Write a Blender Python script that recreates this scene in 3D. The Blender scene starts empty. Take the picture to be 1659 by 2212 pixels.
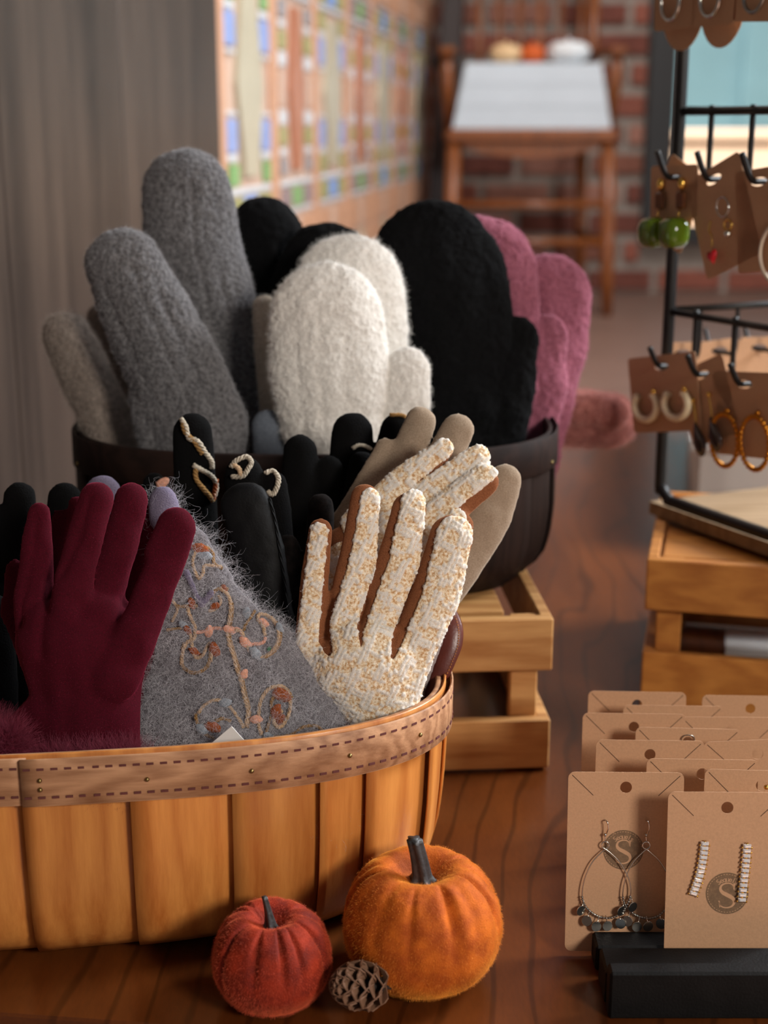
import bpy, bmesh, math, random
import numpy as np
from mathutils import Vector, Matrix, Euler
from mathutils.bvhtree import BVHTree

random.seed(7)
RNG = np.random.default_rng(11)
PI = math.pi
SC = bpy.context.scene
COL = SC.collection

# ------------------------------------------------------------------ camera
FPX, PITCH, HC = 3060.0, math.atan(836 / 3060.0), 0.41      # focal length in px of a 1659 x 2212 frame
CT, ST = math.cos(PITCH), math.sin(PITCH)
cam = bpy.data.cameras.new('camera')
cam.sensor_fit = 'VERTICAL'; cam.sensor_height = 36.0
cam.lens = FPX / 2212 * 36.0
cam.clip_start = 0.02
cam.dof.use_dof = True
cam.dof.focus_distance = 0.725
cam.dof.aperture_fstop = 6.3
camo = bpy.data.objects.new('camera', cam); COL.objects.link(camo)
camo.location = (0, 0, HC); camo.rotation_euler = (PI / 2 - PITCH, 0, 0)
SC.camera = camo

# ------------------------------------------------------------------ world, sun, window light, exposure
SC.view_settings.view_transform = 'Standard'; SC.view_settings.look = 'None'
SC.view_settings.gamma = 1.0; SC.view_settings.use_curve_mapping = False
SC.view_settings.exposure = -0.12
SC.cycles.use_denoising = True
SC.cycles.max_bounces = 8
SC.cycles.sample_clamp_indirect = 4.0
wd = bpy.data.worlds.new('daylight'); SC.world = wd; wd.use_nodes = True
wd.node_tree.nodes['Background'].inputs[0].default_value = (0.80, 0.90, 1.0, 1)
wd.node_tree.nodes['Background'].inputs[1].default_value = 0.17

def lamp(name, kind, loc, aim, power, color, size=1.0, size_y=None):
    l = bpy.data.lights.new(name, kind); l.energy = power; l.color = color
    if kind == 'AREA':
        l.size = size
        if size_y: l.shape = 'RECTANGLE'; l.size_y = size_y
    o = bpy.data.objects.new(name, l); COL.objects.link(o); o.location = loc
    o.rotation_euler = (Vector(aim) - Vector(loc)).to_track_quat('-Z', 'Y').to_euler()
    return o
sun = lamp('sun', 'SUN', (0, 0, 5), (0.35, 0.62, 3.9), 12.5, (1.0, 0.93, 0.85)); sun.data.angle = 0.01
lamp('shop_window_light', 'AREA', (1.05, -0.62, 0.85), (0.0, 0.68, 0.1), 24, (1.0, 0.92, 0.82), 0.36, 0.36)
lamp('side_window_light', 'AREA', (1.45, 1.25, 1.15), (0.0, 0.95, 0.22), 72, (0.92, 0.96, 1.0), 0.7, 0.7)
lamp('back_room_fill', 'AREA', (0.9, 2.6, 2.3), (0.3, 3.7, 0.2), 47, (0.97, 0.96, 0.95), 0.8, 0.8)  # unseen fill lamp, added to brighten the brick wall, mural and chair

# ------------------------------------------------------------------ helpers: pixels to points on real planes
def ray(x, y):
    u = (x - 829.5) / FPX; v = (y - 1106) / FPX
    return np.array([u, CT - v * ST, -ST - v * CT])
EYE = np.array([0, 0, HC])
def at_z(x, y, z): d = ray(x, y); return EYE + d * ((z - HC) / d[2])
def at_y(x, y, Y): d = ray(x, y); return EYE + d * (Y / d[1])
def zcam(p): return p[1] * CT - (p[2] - HC) * ST

ORG = {}
def link(o, parent=None, org=(0, 0, 0)):
    COL.objects.link(o)
    if parent is not None: o.parent = parent; ORG[o.name] = ORG[parent.name]
    else: o.location = org; ORG[o.name] = np.array(org, float)
    return o
def tag(o, label=None, cat=None, group=None, kind=None):
    if label: o['label'] = label
    if cat: o['category'] = cat
    if group: o['group'] = group
    if kind: o['kind'] = kind
    return o
def thing(name, loc, label, cat, group=None):
    o = bpy.data.objects.new(name, None); o.empty_display_size = 0.01
    link(o, None, tuple(float(v) for v in loc)); return tag(o, label, cat, group)
def mesh_of(name, V, F, mat, smooth=False):
    m = bpy.data.meshes.new(name)
    V = np.asarray(V, dtype=np.float64)
    m.from_pydata(V.tolist(), [], F if isinstance(F, list) else F.tolist())
    if mat is not None: m.materials.append(mat)
    if smooth: m.polygons.foreach_set('use_smooth', np.ones(len(m.polygons), bool))
    m.update(); return m
def obj(name, VF, mat, parent=None, smooth=False, org=None):
    """one mesh object; V is given in world space (or in the parent's own frame when the parent is turned)"""
    V, F = VF; V = np.asarray(V, float)
    if parent is None:
        if org is None:
            org = np.array([V[:, 0].mean(), V[:, 1].mean(), V[:, 2].min()])
        o = bpy.data.objects.new(name, mesh_of(name, V - org, F, mat, smooth)); link(o, None, tuple(float(q) for q in org))
    else:
        o = bpy.data.objects.new(name, mesh_of(name, V - ORG[parent.name], F, mat, smooth)); link(o, parent)
    return o
def piece(name, mesh, parent, loc, rot=None):
    o = bpy.data.objects.new(name, mesh); link(o, parent)
    o.location = [float(a - b) for a, b in zip(loc, ORG[parent.name])]
    if rot is not None: o.rotation_euler = rot
    return o
def join(*parts):
    V, F, n = [], [], 0
    for v, f in parts:
        v = np.asarray(v, float); V.append(v); F += [tuple(int(i) + n for i in q) for q in f]; n += len(v)
    return np.vstack(V), F
def xf(VF, M):
    V, F = VF; V = np.asarray(V, float); M = np.array(M)
    return V @ M[:3, :3].T + M[:3, 3], F
def rotz(a): return np.array(Matrix.Rotation(a, 4, 'Z'))
def trs(loc, rz=0, rx=0, ry=0): return np.array(Matrix.Translation(loc) @ Matrix.Rotation(rz, 4, 'Z') @ Matrix.Rotation(rx, 4, 'X') @ Matrix.Rotation(ry, 4, 'Y'))
def box(cx, cy, cz, sx, sy, sz, bev=0.0):
    """box with chamfered edges (24 corners) or a plain one"""
    hx, hy, hz = sx / 2, sy / 2, sz / 2
    if bev <= 0:
        V = [(a * hx, b * hy, c * hz) for a in (-1, 1) for b in (-1, 1) for c in (-1, 1)]
        F = [(0, 1, 3, 2), (4, 6, 7, 5), (0, 4, 5, 1), (2, 3, 7, 6), (0, 2, 6, 4), (1, 5, 7, 3)]
    else:
        bm = bmesh.new(); bmesh.ops.create_cube(bm, size=1)
        for v in bm.verts: v.co = Vector((v.co.x * sx, v.co.y * sy, v.co.z * sz))
        bmesh.ops.bevel(bm, geom=bm.edges[:], offset=min(bev, min(sx, sy, sz) * .45), segments=1, affect='EDGES')
        V = [v.co[:] for v in bm.verts]; bm.verts.index_update()
        F = [tuple(v.index for v in f.verts) for f in bm.faces]; bm.free()
    return np.array(V) + (cx, cy, cz), F
def bar(p0, p1, w, t, up=(0, 0, 1), bev=0.0):
    """square bar from p0 to p1, w across, t along up"""
    p0, p1 = Vector(p0), Vector(p1); d = (p1 - p0); L = d.length; x = d.normalized()
    z = Vector(up); z = (z - x * z.dot(x)).normalized(); y = z.cross(x)
    V, F = box(0, 0, 0, L, w, t, bev)
    R = np.array([x, y, z]).T
    return np.asarray(V) @ R.T + np.array((p0 + p1) / 2), F
def spline(P, n=8, closed=False):
    P = np.asarray(P, float); m = len(P); out = []
    for i in range(m if closed else m - 1):
        g = (lambda j: P[j % m]) if closed else (lambda j: P[min(max(j, 0), m - 1)])
        a, b, c, d = g(i - 1), g(i), g(i + 1), g(i + 2)
        for t in np.linspace(0, 1, n, endpoint=False):
            out.append(.5 * ((2 * b) + (-a + c) * t + (2 * a - 5 * b + 4 * c - d) * t * t + (-a + 3 * b - 3 * c + d) * t ** 3))
    if not closed: out.append(P[-1])
    return np.array(out)
def tube(P, r, n=8, closed=False, caps=True):
    P = np.asarray(P, float); m = len(P); r = np.full(m, r) if np.isscalar(r) else np.asarray(r, float)
    if closed: T = np.roll(P, -1, 0) - np.roll(P, 1, 0)
    else: T = np.gradient(P, axis=0)
    T /= np.linalg.norm(T, axis=1)[:, None] + 1e-12
    N = np.zeros_like(P); a = np.array([0, 0, 1.]) if abs(T[0][2]) < .9 else np.array([1., 0, 0])
    for i in range(m):
        a = a - T[i] * a.dot(T[i]); a /= np.linalg.norm(a) + 1e-12; N[i] = a
    B = np.cross(T, N); ang = np.linspace(0, 2 * PI, n, endpoint=False)
    V = (P[:, None, :] + r[:, None, None] * (np.cos(ang)[None, :, None] * N[:, None, :] + np.sin(ang)[None, :, None] * B[:, None, :])).reshape(-1, 3)
    F = []
    for i in range(m if closed else m - 1):
        j = (i + 1) % m
        for k in range(n):
            l = (k + 1) % n; F.append((i * n + k, i * n + l, j * n + l, j * n + k))
    if caps and not closed: F.append(tuple(range(n - 1, -1, -1))); F.append(tuple((m - 1) * n + k for k in range(n)))
    return V, F
def grid_faces(nu, nv, wrap_u=False):
    F = []
    for i in range(nu if wrap_u else nu - 1):
        for j in range(nv - 1):
            a = i * nv + j; b = ((i + 1) % nu) * nv + j; F.append((a, b, b + 1, a + 1))
    return F
def ball(c, r, nu=14, nv=9, sz=1.0):
    V = []
    for i in range(nu):
        for j in range(nv):
            t = PI * j / (nv - 1); p = 2 * PI * i / nu
            V.append((c[0] + r * math.sin(t) * math.cos(p), c[1] + r * math.sin(t) * math.sin(p), c[2] - r * sz * math.cos(t)))
    return np.array(V), grid_faces(nu, nv, True)
def disc(r, t, n=20):
    a = np.linspace(0, 2 * PI, n, endpoint=False); e = .25 * t
    rings = [(r - e, -t / 2), (r, -t / 2 + e), (r, t / 2 - e), (r - e, t / 2)]
    V = [(q * math.cos(x), y, q * math.sin(x)) for q, y in rings for x in a]
    F = [(k * n + i, k * n + (i + 1) % n, (k + 1) * n + (i + 1) % n, (k + 1) * n + i) for k in range(3) for i in range(n)]
    F += [tuple(range(n - 1, -1, -1)), tuple(3 * n + i for i in range(n))]
    return np.array(V), F
def noise3(P, scale, seed=0):
    """smooth value noise in -1..1"""
    P = np.asarray(P, float) * scale + seed * 17.31; i = np.floor(P).astype(np.int64); f = P - i; f = f * f * (3 - 2 * f)
    def h(a, b, c):
        n = (a * 374761393 + b * 668265263 + c * 2147483647 + seed * 144269) & 0x7fffffff
        n = ((n ^ (n >> 13)) * 1274126177) & 0x7fffffff
        return ((n ^ (n >> 16)) & 0xffff) / 32767.5 - 1
    r = 0
    for dx in (0, 1):
        for dy in (0, 1):
            for dz in (0, 1):
                w = (f[:, 0] if dx else 1 - f[:, 0]) * (f[:, 1] if dy else 1 - f[:, 1]) * (f[:, 2] if dz else 1 - f[:, 2])
                r = r + w * h(i[:, 0] + dx, i[:, 1] + dy, i[:, 2] + dz)
    return r

# ------------------------------------------------------------------ materials
def srgb(c):
    c = [v / 255 for v in c]; return tuple([(v / 12.92 if v <= .04045 else ((v + .055) / 1.055) ** 2.4) for v in c] + [1])
class NT:
    def __init__(s, name):
        s.m = bpy.data.materials.new(name); s.m.use_nodes = True; s.t = s.m.node_tree; s.b = s.t.nodes['Principled BSDF']
    def n(s, kind, **kw):
        q = s.t.nodes.new(kind)
        for k, v in kw.items():
            if k.startswith('i_'):
                key = k[2:]; key = int(key) if key.isdigit() else key.replace('_', ' ')
                if isinstance(v, bpy.types.NodeSocket): s.t.links.new(v, q.inputs[key])
                else: q.inputs[key].default_value = v
            else: setattr(q, k, v)
        return q
    def l(s, a, b): s.t.links.new(a, b)
    def set(s, **kw):
        for k, v in kw.items():
            key = k.replace('_', ' ')
            if isinstance(v, bpy.types.NodeSocket): s.l(v, s.b.inputs[key])
            else: s.b.inputs[key].default_value = v
        return s
    def coords(s, stretch=(1, 1, 1), rnd=True):
        tc = s.n('ShaderNodeTexCoord'); mp = s.n('ShaderNodeMapping'); mp.inputs['Scale'].default_value = stretch
        v = tc.outputs['Object']
        if rnd:
            oi = s.n('ShaderNodeObjectInfo'); mul = s.n('ShaderNodeVectorMath', operation='SCALE'); cx = s.n('ShaderNodeCombineXYZ')
            for i in range(3): s.l(oi.outputs['Random'], cx.inputs[i])
            s.l(cx.outputs[0], mul.inputs[0]); mul.inputs['Scale'].default_value = 7.0
            ad = s.n('ShaderNodeVectorMath', operation='ADD'); s.l(v, ad.inputs[0]); s.l(mul.outputs[0], ad.inputs[1]); v = ad.outputs[0]
        s.l(v, mp.inputs['Vector']); return mp.outputs[0]
    def noise(s, vec, scale, detail=4, rough=.55):
        return s.n('ShaderNodeTexNoise', i_Vector=vec, i_Scale=scale, i_Detail=detail, i_Roughness=rough).outputs['Fac']
    def ramp(s, fac, stops):
        r = s.n('ShaderNodeValToRGB', i_0=fac); e = r.color_ramp.elements
        while len(e) < len(stops): e.new(.5)
        for q, (p, c) in zip(e, stops): q.position = p; q.color = c
        return r.outputs[0]
    def mix(s, fac, a, b, mode='MIX'):
        q = s.n('ShaderNodeMix', data_type='RGBA', blend_type=mode)
        for i, v in ((0, fac), (6, a), (7, b)):
            if isinstance(v, bpy.types.NodeSocket): s.l(v, q.inputs[i])
            else: q.inputs[i].default_value = v
        return q.outputs[2]
    def math(s, op, a, b=0.0):
        q = s.n('ShaderNodeMath', operation=op)
        for i, v in ((0, a), (1, b)):
            if isinstance(v, bpy.types.NodeSocket): s.l(v, q.inputs[i])
            else: q.inputs[i].default_value = v
        return q.outputs[0]
    def bump(s, h, strength=.4, dist=.001):
        q = s.n('ShaderNodeBump', i_Height=h, i_Strength=strength, i_Distance=dist); s.l(q.outputs[0], s.b.inputs['Normal']); return s
def plain(name, c, rough=.6, metal=0.0, var=.12, scale=60, bump=0.0, spec=.5, bs=None, **kw):
    s = NT(name); v = s.coords(); f = s.noise(v, scale)
    c = srgb(c); lo = tuple([x * (1 - var) for x in c[:3]] + [1]); hi = tuple([min(1, x * (1 + var)) for x in c[:3]] + [1])
    s.set(Base_Color=s.ramp(f, [(.3, lo), (.7, hi)]), Roughness=rough, Metallic=metal, Specular_IOR_Level=spec, **kw)
    if bump: s.bump(s.noise(v, bs or scale * 3, 3), bump)
    return s.m
def fabric(name, c, c2=None, scale=900, bump=.6, sheen=.5, tint=None, blot=25, rough=.95, dist=.0008):
    s = NT(name); v = s.coords(); f = s.noise(v, scale, 3); g = s.noise(v, blot, 3)
    a = srgb(c); b = srgb(c2 or tuple(x * .72 for x in c))
    col = s.mix(s.math('MULTIPLY', g, .5), s.ramp(f, [(.3, b), (.7, a)]), b)
    s.set(Base_Color=col, Roughness=rough, Specular_IOR_Level=.15, Sheen_Weight=sheen, Sheen_Roughness=.4, Sheen_Tint=srgb(tint or c))
    s.bump(f, bump, dist); return s.m
def wood(name, c1, c2, axis='Z', scale=1.0, rough=.5, coat=0.0, var=.25, bump=.25, rings=.6, spec=.4, wscale=22.0):
    s = NT(name); st = {'X': (.07, 1, 1), 'Y': (1, .07, 1), 'Z': (1, 1, .07)}[axis]
    v = s.coords(tuple(q * scale for q in st)); big = s.noise(v, 45, 3); fine = s.noise(v, 420, 4, .65)
    wv = s.n('ShaderNodeTexWave', i_Vector=v, i_Scale=wscale, i_Distortion=14.0, i_Detail=3.0, i_Detail_Scale=1.0, i_Detail_Roughness=.6); wv.bands_direction = {'X': 'Y', 'Y': 'X', 'Z': 'X'}[axis]
    f = s.math('ADD', s.math('MULTIPLY', big, 1 - rings), s.math('MULTIPLY', wv.outputs['Fac'], rings * .75))
    f = s.math('ADD', s.math('MULTIPLY', f, .75), s.math('MULTIPLY', fine, .3))
    col = s.ramp(f, [(.25, srgb(c2)), (.75, srgb(c1))])
    oi = s.n('ShaderNodeObjectInfo')
    val = s.math('ADD', s.math('MULTIPLY', oi.outputs['Random'], var), 1 - var / 2)
    hs = s.n('ShaderNodeHueSaturation', i_Color=col, i_Value=val)
    s.set(Base_Color=hs.outputs[0], Roughness=rough, Specular_IOR_Level=spec, Coat_Weight=coat, Coat_Roughness=.12)
    s.bump(fine, bump, .0006); return s.m

# ------------------------------------------------------------------ soft shapes: distance field of tapered limbs, meshed
def surface_nets(D, org, h):
    nx, ny, nz = D.shape; ins = D < 0
    c = [ins[i:nx - 1 + i, j:ny - 1 + j, k:nz - 1 + k] for i in (0, 1) for j in (0, 1) for k in (0, 1)]
    s = sum(q.astype(np.int8) for q in c); act = (s > 0) & (s < 8)
    idx = np.full(act.shape, -1, np.int64); I = np.argwhere(act); idx[act] = np.arange(len(I))
    acc = np.zeros((len(I), 3)); cnt = np.zeros(len(I))
    for ax in range(3):
        for p in (0, 1):
            for q in (0, 1):
                o0 = [0, 0, 0]; oth = [a for a in range(3) if a != ax]; o0[oth[0]] = p; o0[oth[1]] = q
                o1 = list(o0); o1[ax] = 1
                a = D[I[:, 0] + o0[0], I[:, 1] + o0[1], I[:, 2] + o0[2]]; b = D[I[:, 0] + o1[0], I[:, 1] + o1[1], I[:, 2] + o1[2]]
                m = (a < 0) != (b < 0); t = np.where(m, a / np.where(a == b, 1, a - b), 0)
                off = np.tile(np.array(o0, float), (len(I), 1)); off[:, ax] = t
                acc[m] += off[m]; cnt[m] += 1
    V = (I + acc / cnt[:, None]) * h + org
    Fs = []
    for ax in range(3):
        sl0 = [slice(1, -1)] * 3; sl0[ax] = slice(0, -1); sl1 = list(sl0); sl1[ax] = slice(1, None)
        A = ins[tuple(sl0)]; B = ins[tuple(sl1)]; E = np.argwhere(A != B)
        if not len(E): continue
        flip = A[E[:, 0], E[:, 1], E[:, 2]]
        base = E.copy()
        for a in range(3):
            if a != ax: base[:, a] += 1
        u, v = [a for a in range(3) if a != ax]
        def cell(du, dv):
            q = base.copy(); q[:, u] -= du; q[:, v] -= dv; return idx[q[:, 0], q[:, 1], q[:, 2]]
        Q = np.stack([cell(1, 1), cell(0, 1), cell(0, 0), cell(1, 0)], 1)
        fl = flip if ax != 1 else ~flip
        Q[~fl] = Q[~fl][:, ::-1]; Fs.append(Q)
    return V, np.vstack(Fs)

class Plane:
    """a leaning plane: passes through Y0 at height z0, tilt back by 'tilt' degrees, turned by 'yaw' about the vertical"""
    def __init__(s, Y0, tilt=12, z0=.12, yaw=0, X0=0.0):
        t = math.radians(tilt); R = rotz(math.radians(yaw))[:3, :3]
        s.o = np.array([X0, Y0, z0]); s.e1 = R @ np.array([1, 0, 0]); s.e2 = R @ np.array([0, math.sin(t), math.cos(t)]); s.e3 = R @ np.array([0, -math.cos(t), math.sin(t)])
    def px(s, x, y):
        d = ray(x, y); k = (s.o - EYE).dot(s.e3) / d.dot(s.e3); P = EYE + d * k; q = P - s.o
        return q.dot(s.e1), q.dot(s.e2), zcam(P) / FPX
    def world(s, L):
        L = np.asarray(L); return s.o + L[:, :1] * s.e1 + L[:, 1:2] * s.e2 + L[:, 2:3] * s.e3

def field(pl, chains, X, Y, Z, flat, k0):
    D = None
    for ch in chains:
        pts, o = (ch, {}) if isinstance(ch, list) else ch
        fl = o.get('flat', flat); k = o.get('k', k0); off = o.get('off', 0.0)
        L = []
        for p in pts:
            a, b, s = pl.px(p[0], p[1]); L.append((a, b, (p[3] if len(p) > 3 else 0.0) + off, p[2] * s))
        d = None
        for (a0, b0, c0, r0), (a1, b1, c1, r1) in zip(L, L[1:] if len(L) > 1 else L):
            va, vb = a1 - a0, b1 - b0; q = va * va + vb * vb + 1e-12
            t = np.clip(((X - a0) * va + (Y - b0) * vb) / q, 0, 1)
            cc = (Z - (c0 + (c1 - c0) * t)) / fl
            e = np.sqrt((X - a0 - va * t) ** 2 + (Y - b0 - vb * t) ** 2 + cc * cc) - (r0 + (r1 - r0) * t)
            e = e * np.where(np.abs(cc) * fl > 0, 1, 1)
            d = e if d is None else np.minimum(d, e)
        if D is None: D = d
        elif k <= 0: D = np.minimum(D, d)
        else:
            h = np.clip(.5 + .5 * (d - D) / k, 0, 1); D = d * (1 - h) + D * h - k * h * (1 - h)
    return D
def bounds(pl, chains, flat):
    lo = np.array([9., 9, 9]); hi = -lo
    for ch in chains:
        pts, o = (ch, {}) if isinstance(ch, list) else ch
        for p in pts:
            a, b, s = pl.px(p[0], p[1]); r = p[2] * s; c = (p[3] if len(p) > 3 else 0) + o.get('off', 0.0); f = o.get('flat', flat)
            lo = np.minimum(lo, (a - r, b - r, c - r * f)); hi = np.maximum(hi, (a + r, b + r, c + r * f))
    return lo, hi
def soft_mesh(pl, chains, flat=.5, k=.004, res=.0016, wrinkle=.0006, wscale=70, grooves=(), extra=None, seed=0, pad=.004, vdisp=None, zmin=None):
    lo, hi = bounds(pl, chains, flat); lo -= pad; hi += pad
    n = np.ceil((hi - lo) / res).astype(int) + 1
    ax = [(lo[i] + np.arange(n[i]) * res).astype(np.float32) for i in range(3)]
    X, Y, Z = ax[0][:, None, None], ax[1][None, :, None], ax[2][None, None, :]
    D = field(pl, chains, X, Y, Z, flat, k)
    D = np.broadcast_to(D, tuple(n)).astype(np.float32)
    for poly, depth, width in grooves:                     # seams and creases pressed into the front
        L = [pl.px(*p)[:2] for p in poly]; g = None
        for (a0, b0), (a1, b1) in zip(L, L[1:]):
            va, vb = a1 - a0, b1 - b0; t = np.clip(((X - a0) * va + (Y - b0) * vb) / (va * va + vb * vb + 1e-12), 0, 1)
            e = (X - a0 - va * t) ** 2 + (Y - b0 - vb * t) ** 2; g = e if g is None else np.minimum(g, e)
        D = D + depth * np.exp(-g / width ** 2) * (Z > 0)
    if zmin is not None:                                   # cut flat at a height
        b0 = (zmin - pl.o[2]) / pl.e2[2]; D = np.maximum(D, b0 - Y)
    if extra is not None: D = extra(D, X, Y, Z)
    V, F = surface_nets(D, lo, res)
    for _ in range(2):                                     # relax the cell pattern
        S = np.zeros_like(V); C = np.zeros(len(V))
        for a, b in ((0, 1), (1, 2), (2, 3), (3, 0)):
            np.add.at(S, F[:, a], V[F[:, b]]); np.add.at(S, F[:, b], V[F[:, a]]); np.add.at(C, F[:, a], 1); np.add.at(C, F[:, b], 1)
        V = V * .4 + .6 * S / C[:, None]
    N = np.cross(V[F[:, 2]] - V[F[:, 0]], V[F[:, 3]] - V[F[:, 1]]); VN = np.zeros_like(V)
    for q in range(4): np.add.at(VN, F[:, q], N)
    VN /= np.linalg.norm(VN, axis=1)[:, None] + 1e-12
    if wrinkle: V = V + VN * (wrinkle * noise3(V * (1, .7, 1), wscale, seed) + wrinkle * .4 * noise3(V, wscale * 2.7, seed + 3))[:, None]
    if vdisp is not None: V = V + VN * vdisp(V, VN)[:, None]
    return V, F, VN
class Soft:
    """keeps what is needed to lay hair or yarn on a soft mesh"""
    pass
def soft(name, pl, chains, mat, parent=None, label=None, cat=None, group=None, org=None, **kw):
    V, F, N = soft_mesh(pl, chains, **kw)
    W = pl.world(V); R = np.stack([pl.e1, pl.e2, pl.e3])
    if org is None and parent is None:
        i = W[:, 2].argmin(); org = np.array([W[:, 0].mean(), W[:, 1].mean(), W[i, 2]])
    o = obj(name, (W, F), mat, parent, smooth=True, org=org)
    if label: tag(o, label, cat, group)
    s = Soft(); s.o, s.W, s.F, s.N, s.L, s.pl = o, W, F, N @ R, V, pl
    s.bvh = BVHTree.FromPolygons([Vector(v) for v in W], [tuple(f) for f in F.tolist()])
    return s
def hit(s, x, y):
    d = Vector(ray(x, y)).normalized(); r = s.bvh.ray_cast(Vector(EYE), d)
    return (np.array(r[0]), np.array(r[1])) if r[0] is not None else (None, None)
def hair(name, s, n, length, mat, radius=.00006, spread=.6, comb=(0, 0, 0), curl=0.0, k=4, mask=None, seed=0, var=.5, front=-.35, lift=0.0):
    """short fibres on a soft mesh: one object of kind stuff, a part of its thing"""
    rg = np.random.default_rng(100 + seed); F = s.F; W = s.W
    cen = W[F].mean(1); area = np.linalg.norm(np.cross(W[F[:, 2]] - W[F[:, 0]], W[F[:, 3]] - W[F[:, 1]]), axis=1)
    nf = s.N[F].mean(1); nf /= np.linalg.norm(nf, axis=1)[:, None] + 1e-9
    view = cen - EYE; view /= np.linalg.norm(view, axis=1)[:, None]
    w = area * ((nf * -view).sum(1) > front)
    if mask is not None: w = w * mask(cen, nf)
    f = rg.choice(len(F), n, p=w / w.sum())
    uv = rg.random((n, 2)); q = W[F[f]]
    root = (q[:, 0] * ((1 - uv[:, :1]) * (1 - uv[:, 1:])) + q[:, 1] * (uv[:, :1] * (1 - uv[:, 1:])) + q[:, 2] * uv + 0 * q[:, 3]) if False else \
        ((1 - uv[:, :1]) * ((1 - uv[:, 1:]) * q[:, 0] + uv[:, 1:] * q[:, 3]) + uv[:, :1] * ((1 - uv[:, 1:]) * q[:, 1] + uv[:, 1:] * q[:, 2]))
    d = nf[f] + spread * rg.normal(size=(n, 3)) + np.array(comb); d /= np.linalg.norm(d, axis=1)[:, None]
    Ls = length * (1 - var + 2 * var * rg.random(n)) ; P = np.zeros((n, k, 3)); P[:, 0] = root - nf[f] * .0004; cur = d
    for i in range(1, k):
        if curl: cur = cur + curl * rg.normal(size=(n, 3)); cur /= np.linalg.norm(cur, axis=1)[:, None]
        cur = cur - (0, 0, .04 * (1 if lift == 0 else 0))
        P[:, i] = P[:, i - 1] + cur * (Ls / (k - 1))[:, None]
    c = bpy.data.hair_curves.new(name); c.add_curves([k] * n)
    base = ORG[s.o.name]
    c.position_data.foreach_set('vector', (P - base).astype(np.float32).ravel())
    ra = c.attributes.get('radius') or c.attributes.new('radius', 'FLOAT', 'POINT')
    ra.data.foreach_set('value', np.tile(np.linspace(radius, radius * .35, k), n).astype(np.float32))
    c.materials.append(mat)
    o = bpy.data.objects.new(name, c); link(o, s.o); tag(o, kind='stuff'); return o
def yarn(s, poly, r, name, mat, parent, smooth=6, lift=.5, n=6, wob=.0):
    """a yarn laid over the soft mesh along a line"""
    P = []
    for x, y in (spline(poly, smooth) if smooth else poly):
        p, nn = hit(s, x, y)
        if p is None: continue
        P.append(p + nn * r * lift)
    if len(P) < 3: return None
    P = np.array(P); P = np.vstack([P[:1], (P[:-2] + P[1:-1] + P[2:]) / 3, P[-1:]])
    P = spline(P, 2); m = len(P); q = np.arange(m)
    T = np.gradient(P, axis=0); T /= np.linalg.norm(T, axis=1)[:, None] + 1e-9; S = np.cross(T, s.pl.e3); U = np.cross(S, T)
    out = []
    for ph in (0, 2 * PI / 3, 4 * PI / 3):                 # three plies twisted together
        a = q * .55 + ph; rr = r * .62 * (1 + wob * noise3(np.stack([q * .7, q * 0 + ph, q * 0], 1), 1.0, 3)); rr[0] *= .5; rr[-1] *= .5
        out.append(tube(P + r * .62 * (np.cos(a)[:, None] * S + np.sin(a)[:, None] * U), rr, 5))
    return obj(name, join(*out), mat, parent, smooth=True)
def tuft(s, x, y, r, name, mat, parent, sz=.7):
    p, nn = hit(s, x, y)
    if p is None: return None
    V, F = ball((0, 0, 0), r * .85, 14, 9); an_ = (x * 12.9 + y * 7.7) % PI; V = V * (1.3, .42, .8); V = V @ np.array([[math.cos(an_), 0, math.sin(an_)], [0, 1, 0], [-math.sin(an_), 0, math.cos(an_)]]); V = V * (1 + .22 * noise3(V + p, 700, 5))[:, None]
    return obj(name, (V + p + nn * (r * .1 + .0012), F), mat, parent, smooth=True)

# ================================================================== SETTING
M_floor = plain('floor_pavers', (128, 100, 88), .42, var=.12, scale=9, bump=.1, bs=60)
o = obj('floor', box(1.2, 2.6, -.125, 5.2, 7.4, .05), M_floor); tag(o, kind='structure')
M_ceil = plain('sun_block_paint', (150, 140, 130), .9)
o = obj('sun_block_ceiling', box(1.2, 2.6, 2.63, 5.2, 7.4, .06), M_ceil); tag(o, kind='structure')  # out of view, added to keep the sun lamp off the interior

# left wall: X = -.513 + .149 Y, from near the camera to the brick wall
WA = math.atan(.149); WD = np.array([math.sin(WA), math.cos(WA), 0]); WNRM = np.array([math.cos(WA), -math.sin(WA), 0])
W0 = np.array([-.513, 0, 0])
def wl(t, n, z): return W0 + WD * t + WNRM * n + np.array([0, 0, z])      # t along, n out of the wall
def wbox(t0, t1, n0, n1, z0, z1, bev=0.0):
    V, F = box((n0 + n1) / 2, (t0 + t1) / 2, (z0 + z1) / 2, n1 - n0, t1 - t0, z1 - z0, bev)
    return xf((V, F), np.array(Matrix.Translation(W0) @ Matrix.Rotation(-WA, 4, 'Z')))
M_wall = plain('plaster', (120, 100, 88), .9)
wall = obj('wall_left', wbox(-1.2, 4.62, -.14, -.022, -.1, 2.6), M_wall); tag(wall, kind='structure')
M_lam = wood('stained_boards', (84, 70, 61), (34, 29, 27), 'Z', .7, .38, .0, .16, .12, .2, .22, 9.0)
TM = 1.995                                                                # where the mural begins
for t0, t1 in ((-1.2, .30), (.303, .62), (.623, .94), (.943, 1.262), (1.265, 1.585), (1.588, TM - .004)):
    obj('plank', wbox(t0, t1, -.022, 0, -.1, 2.6, .0015), M_lam, wall)

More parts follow.
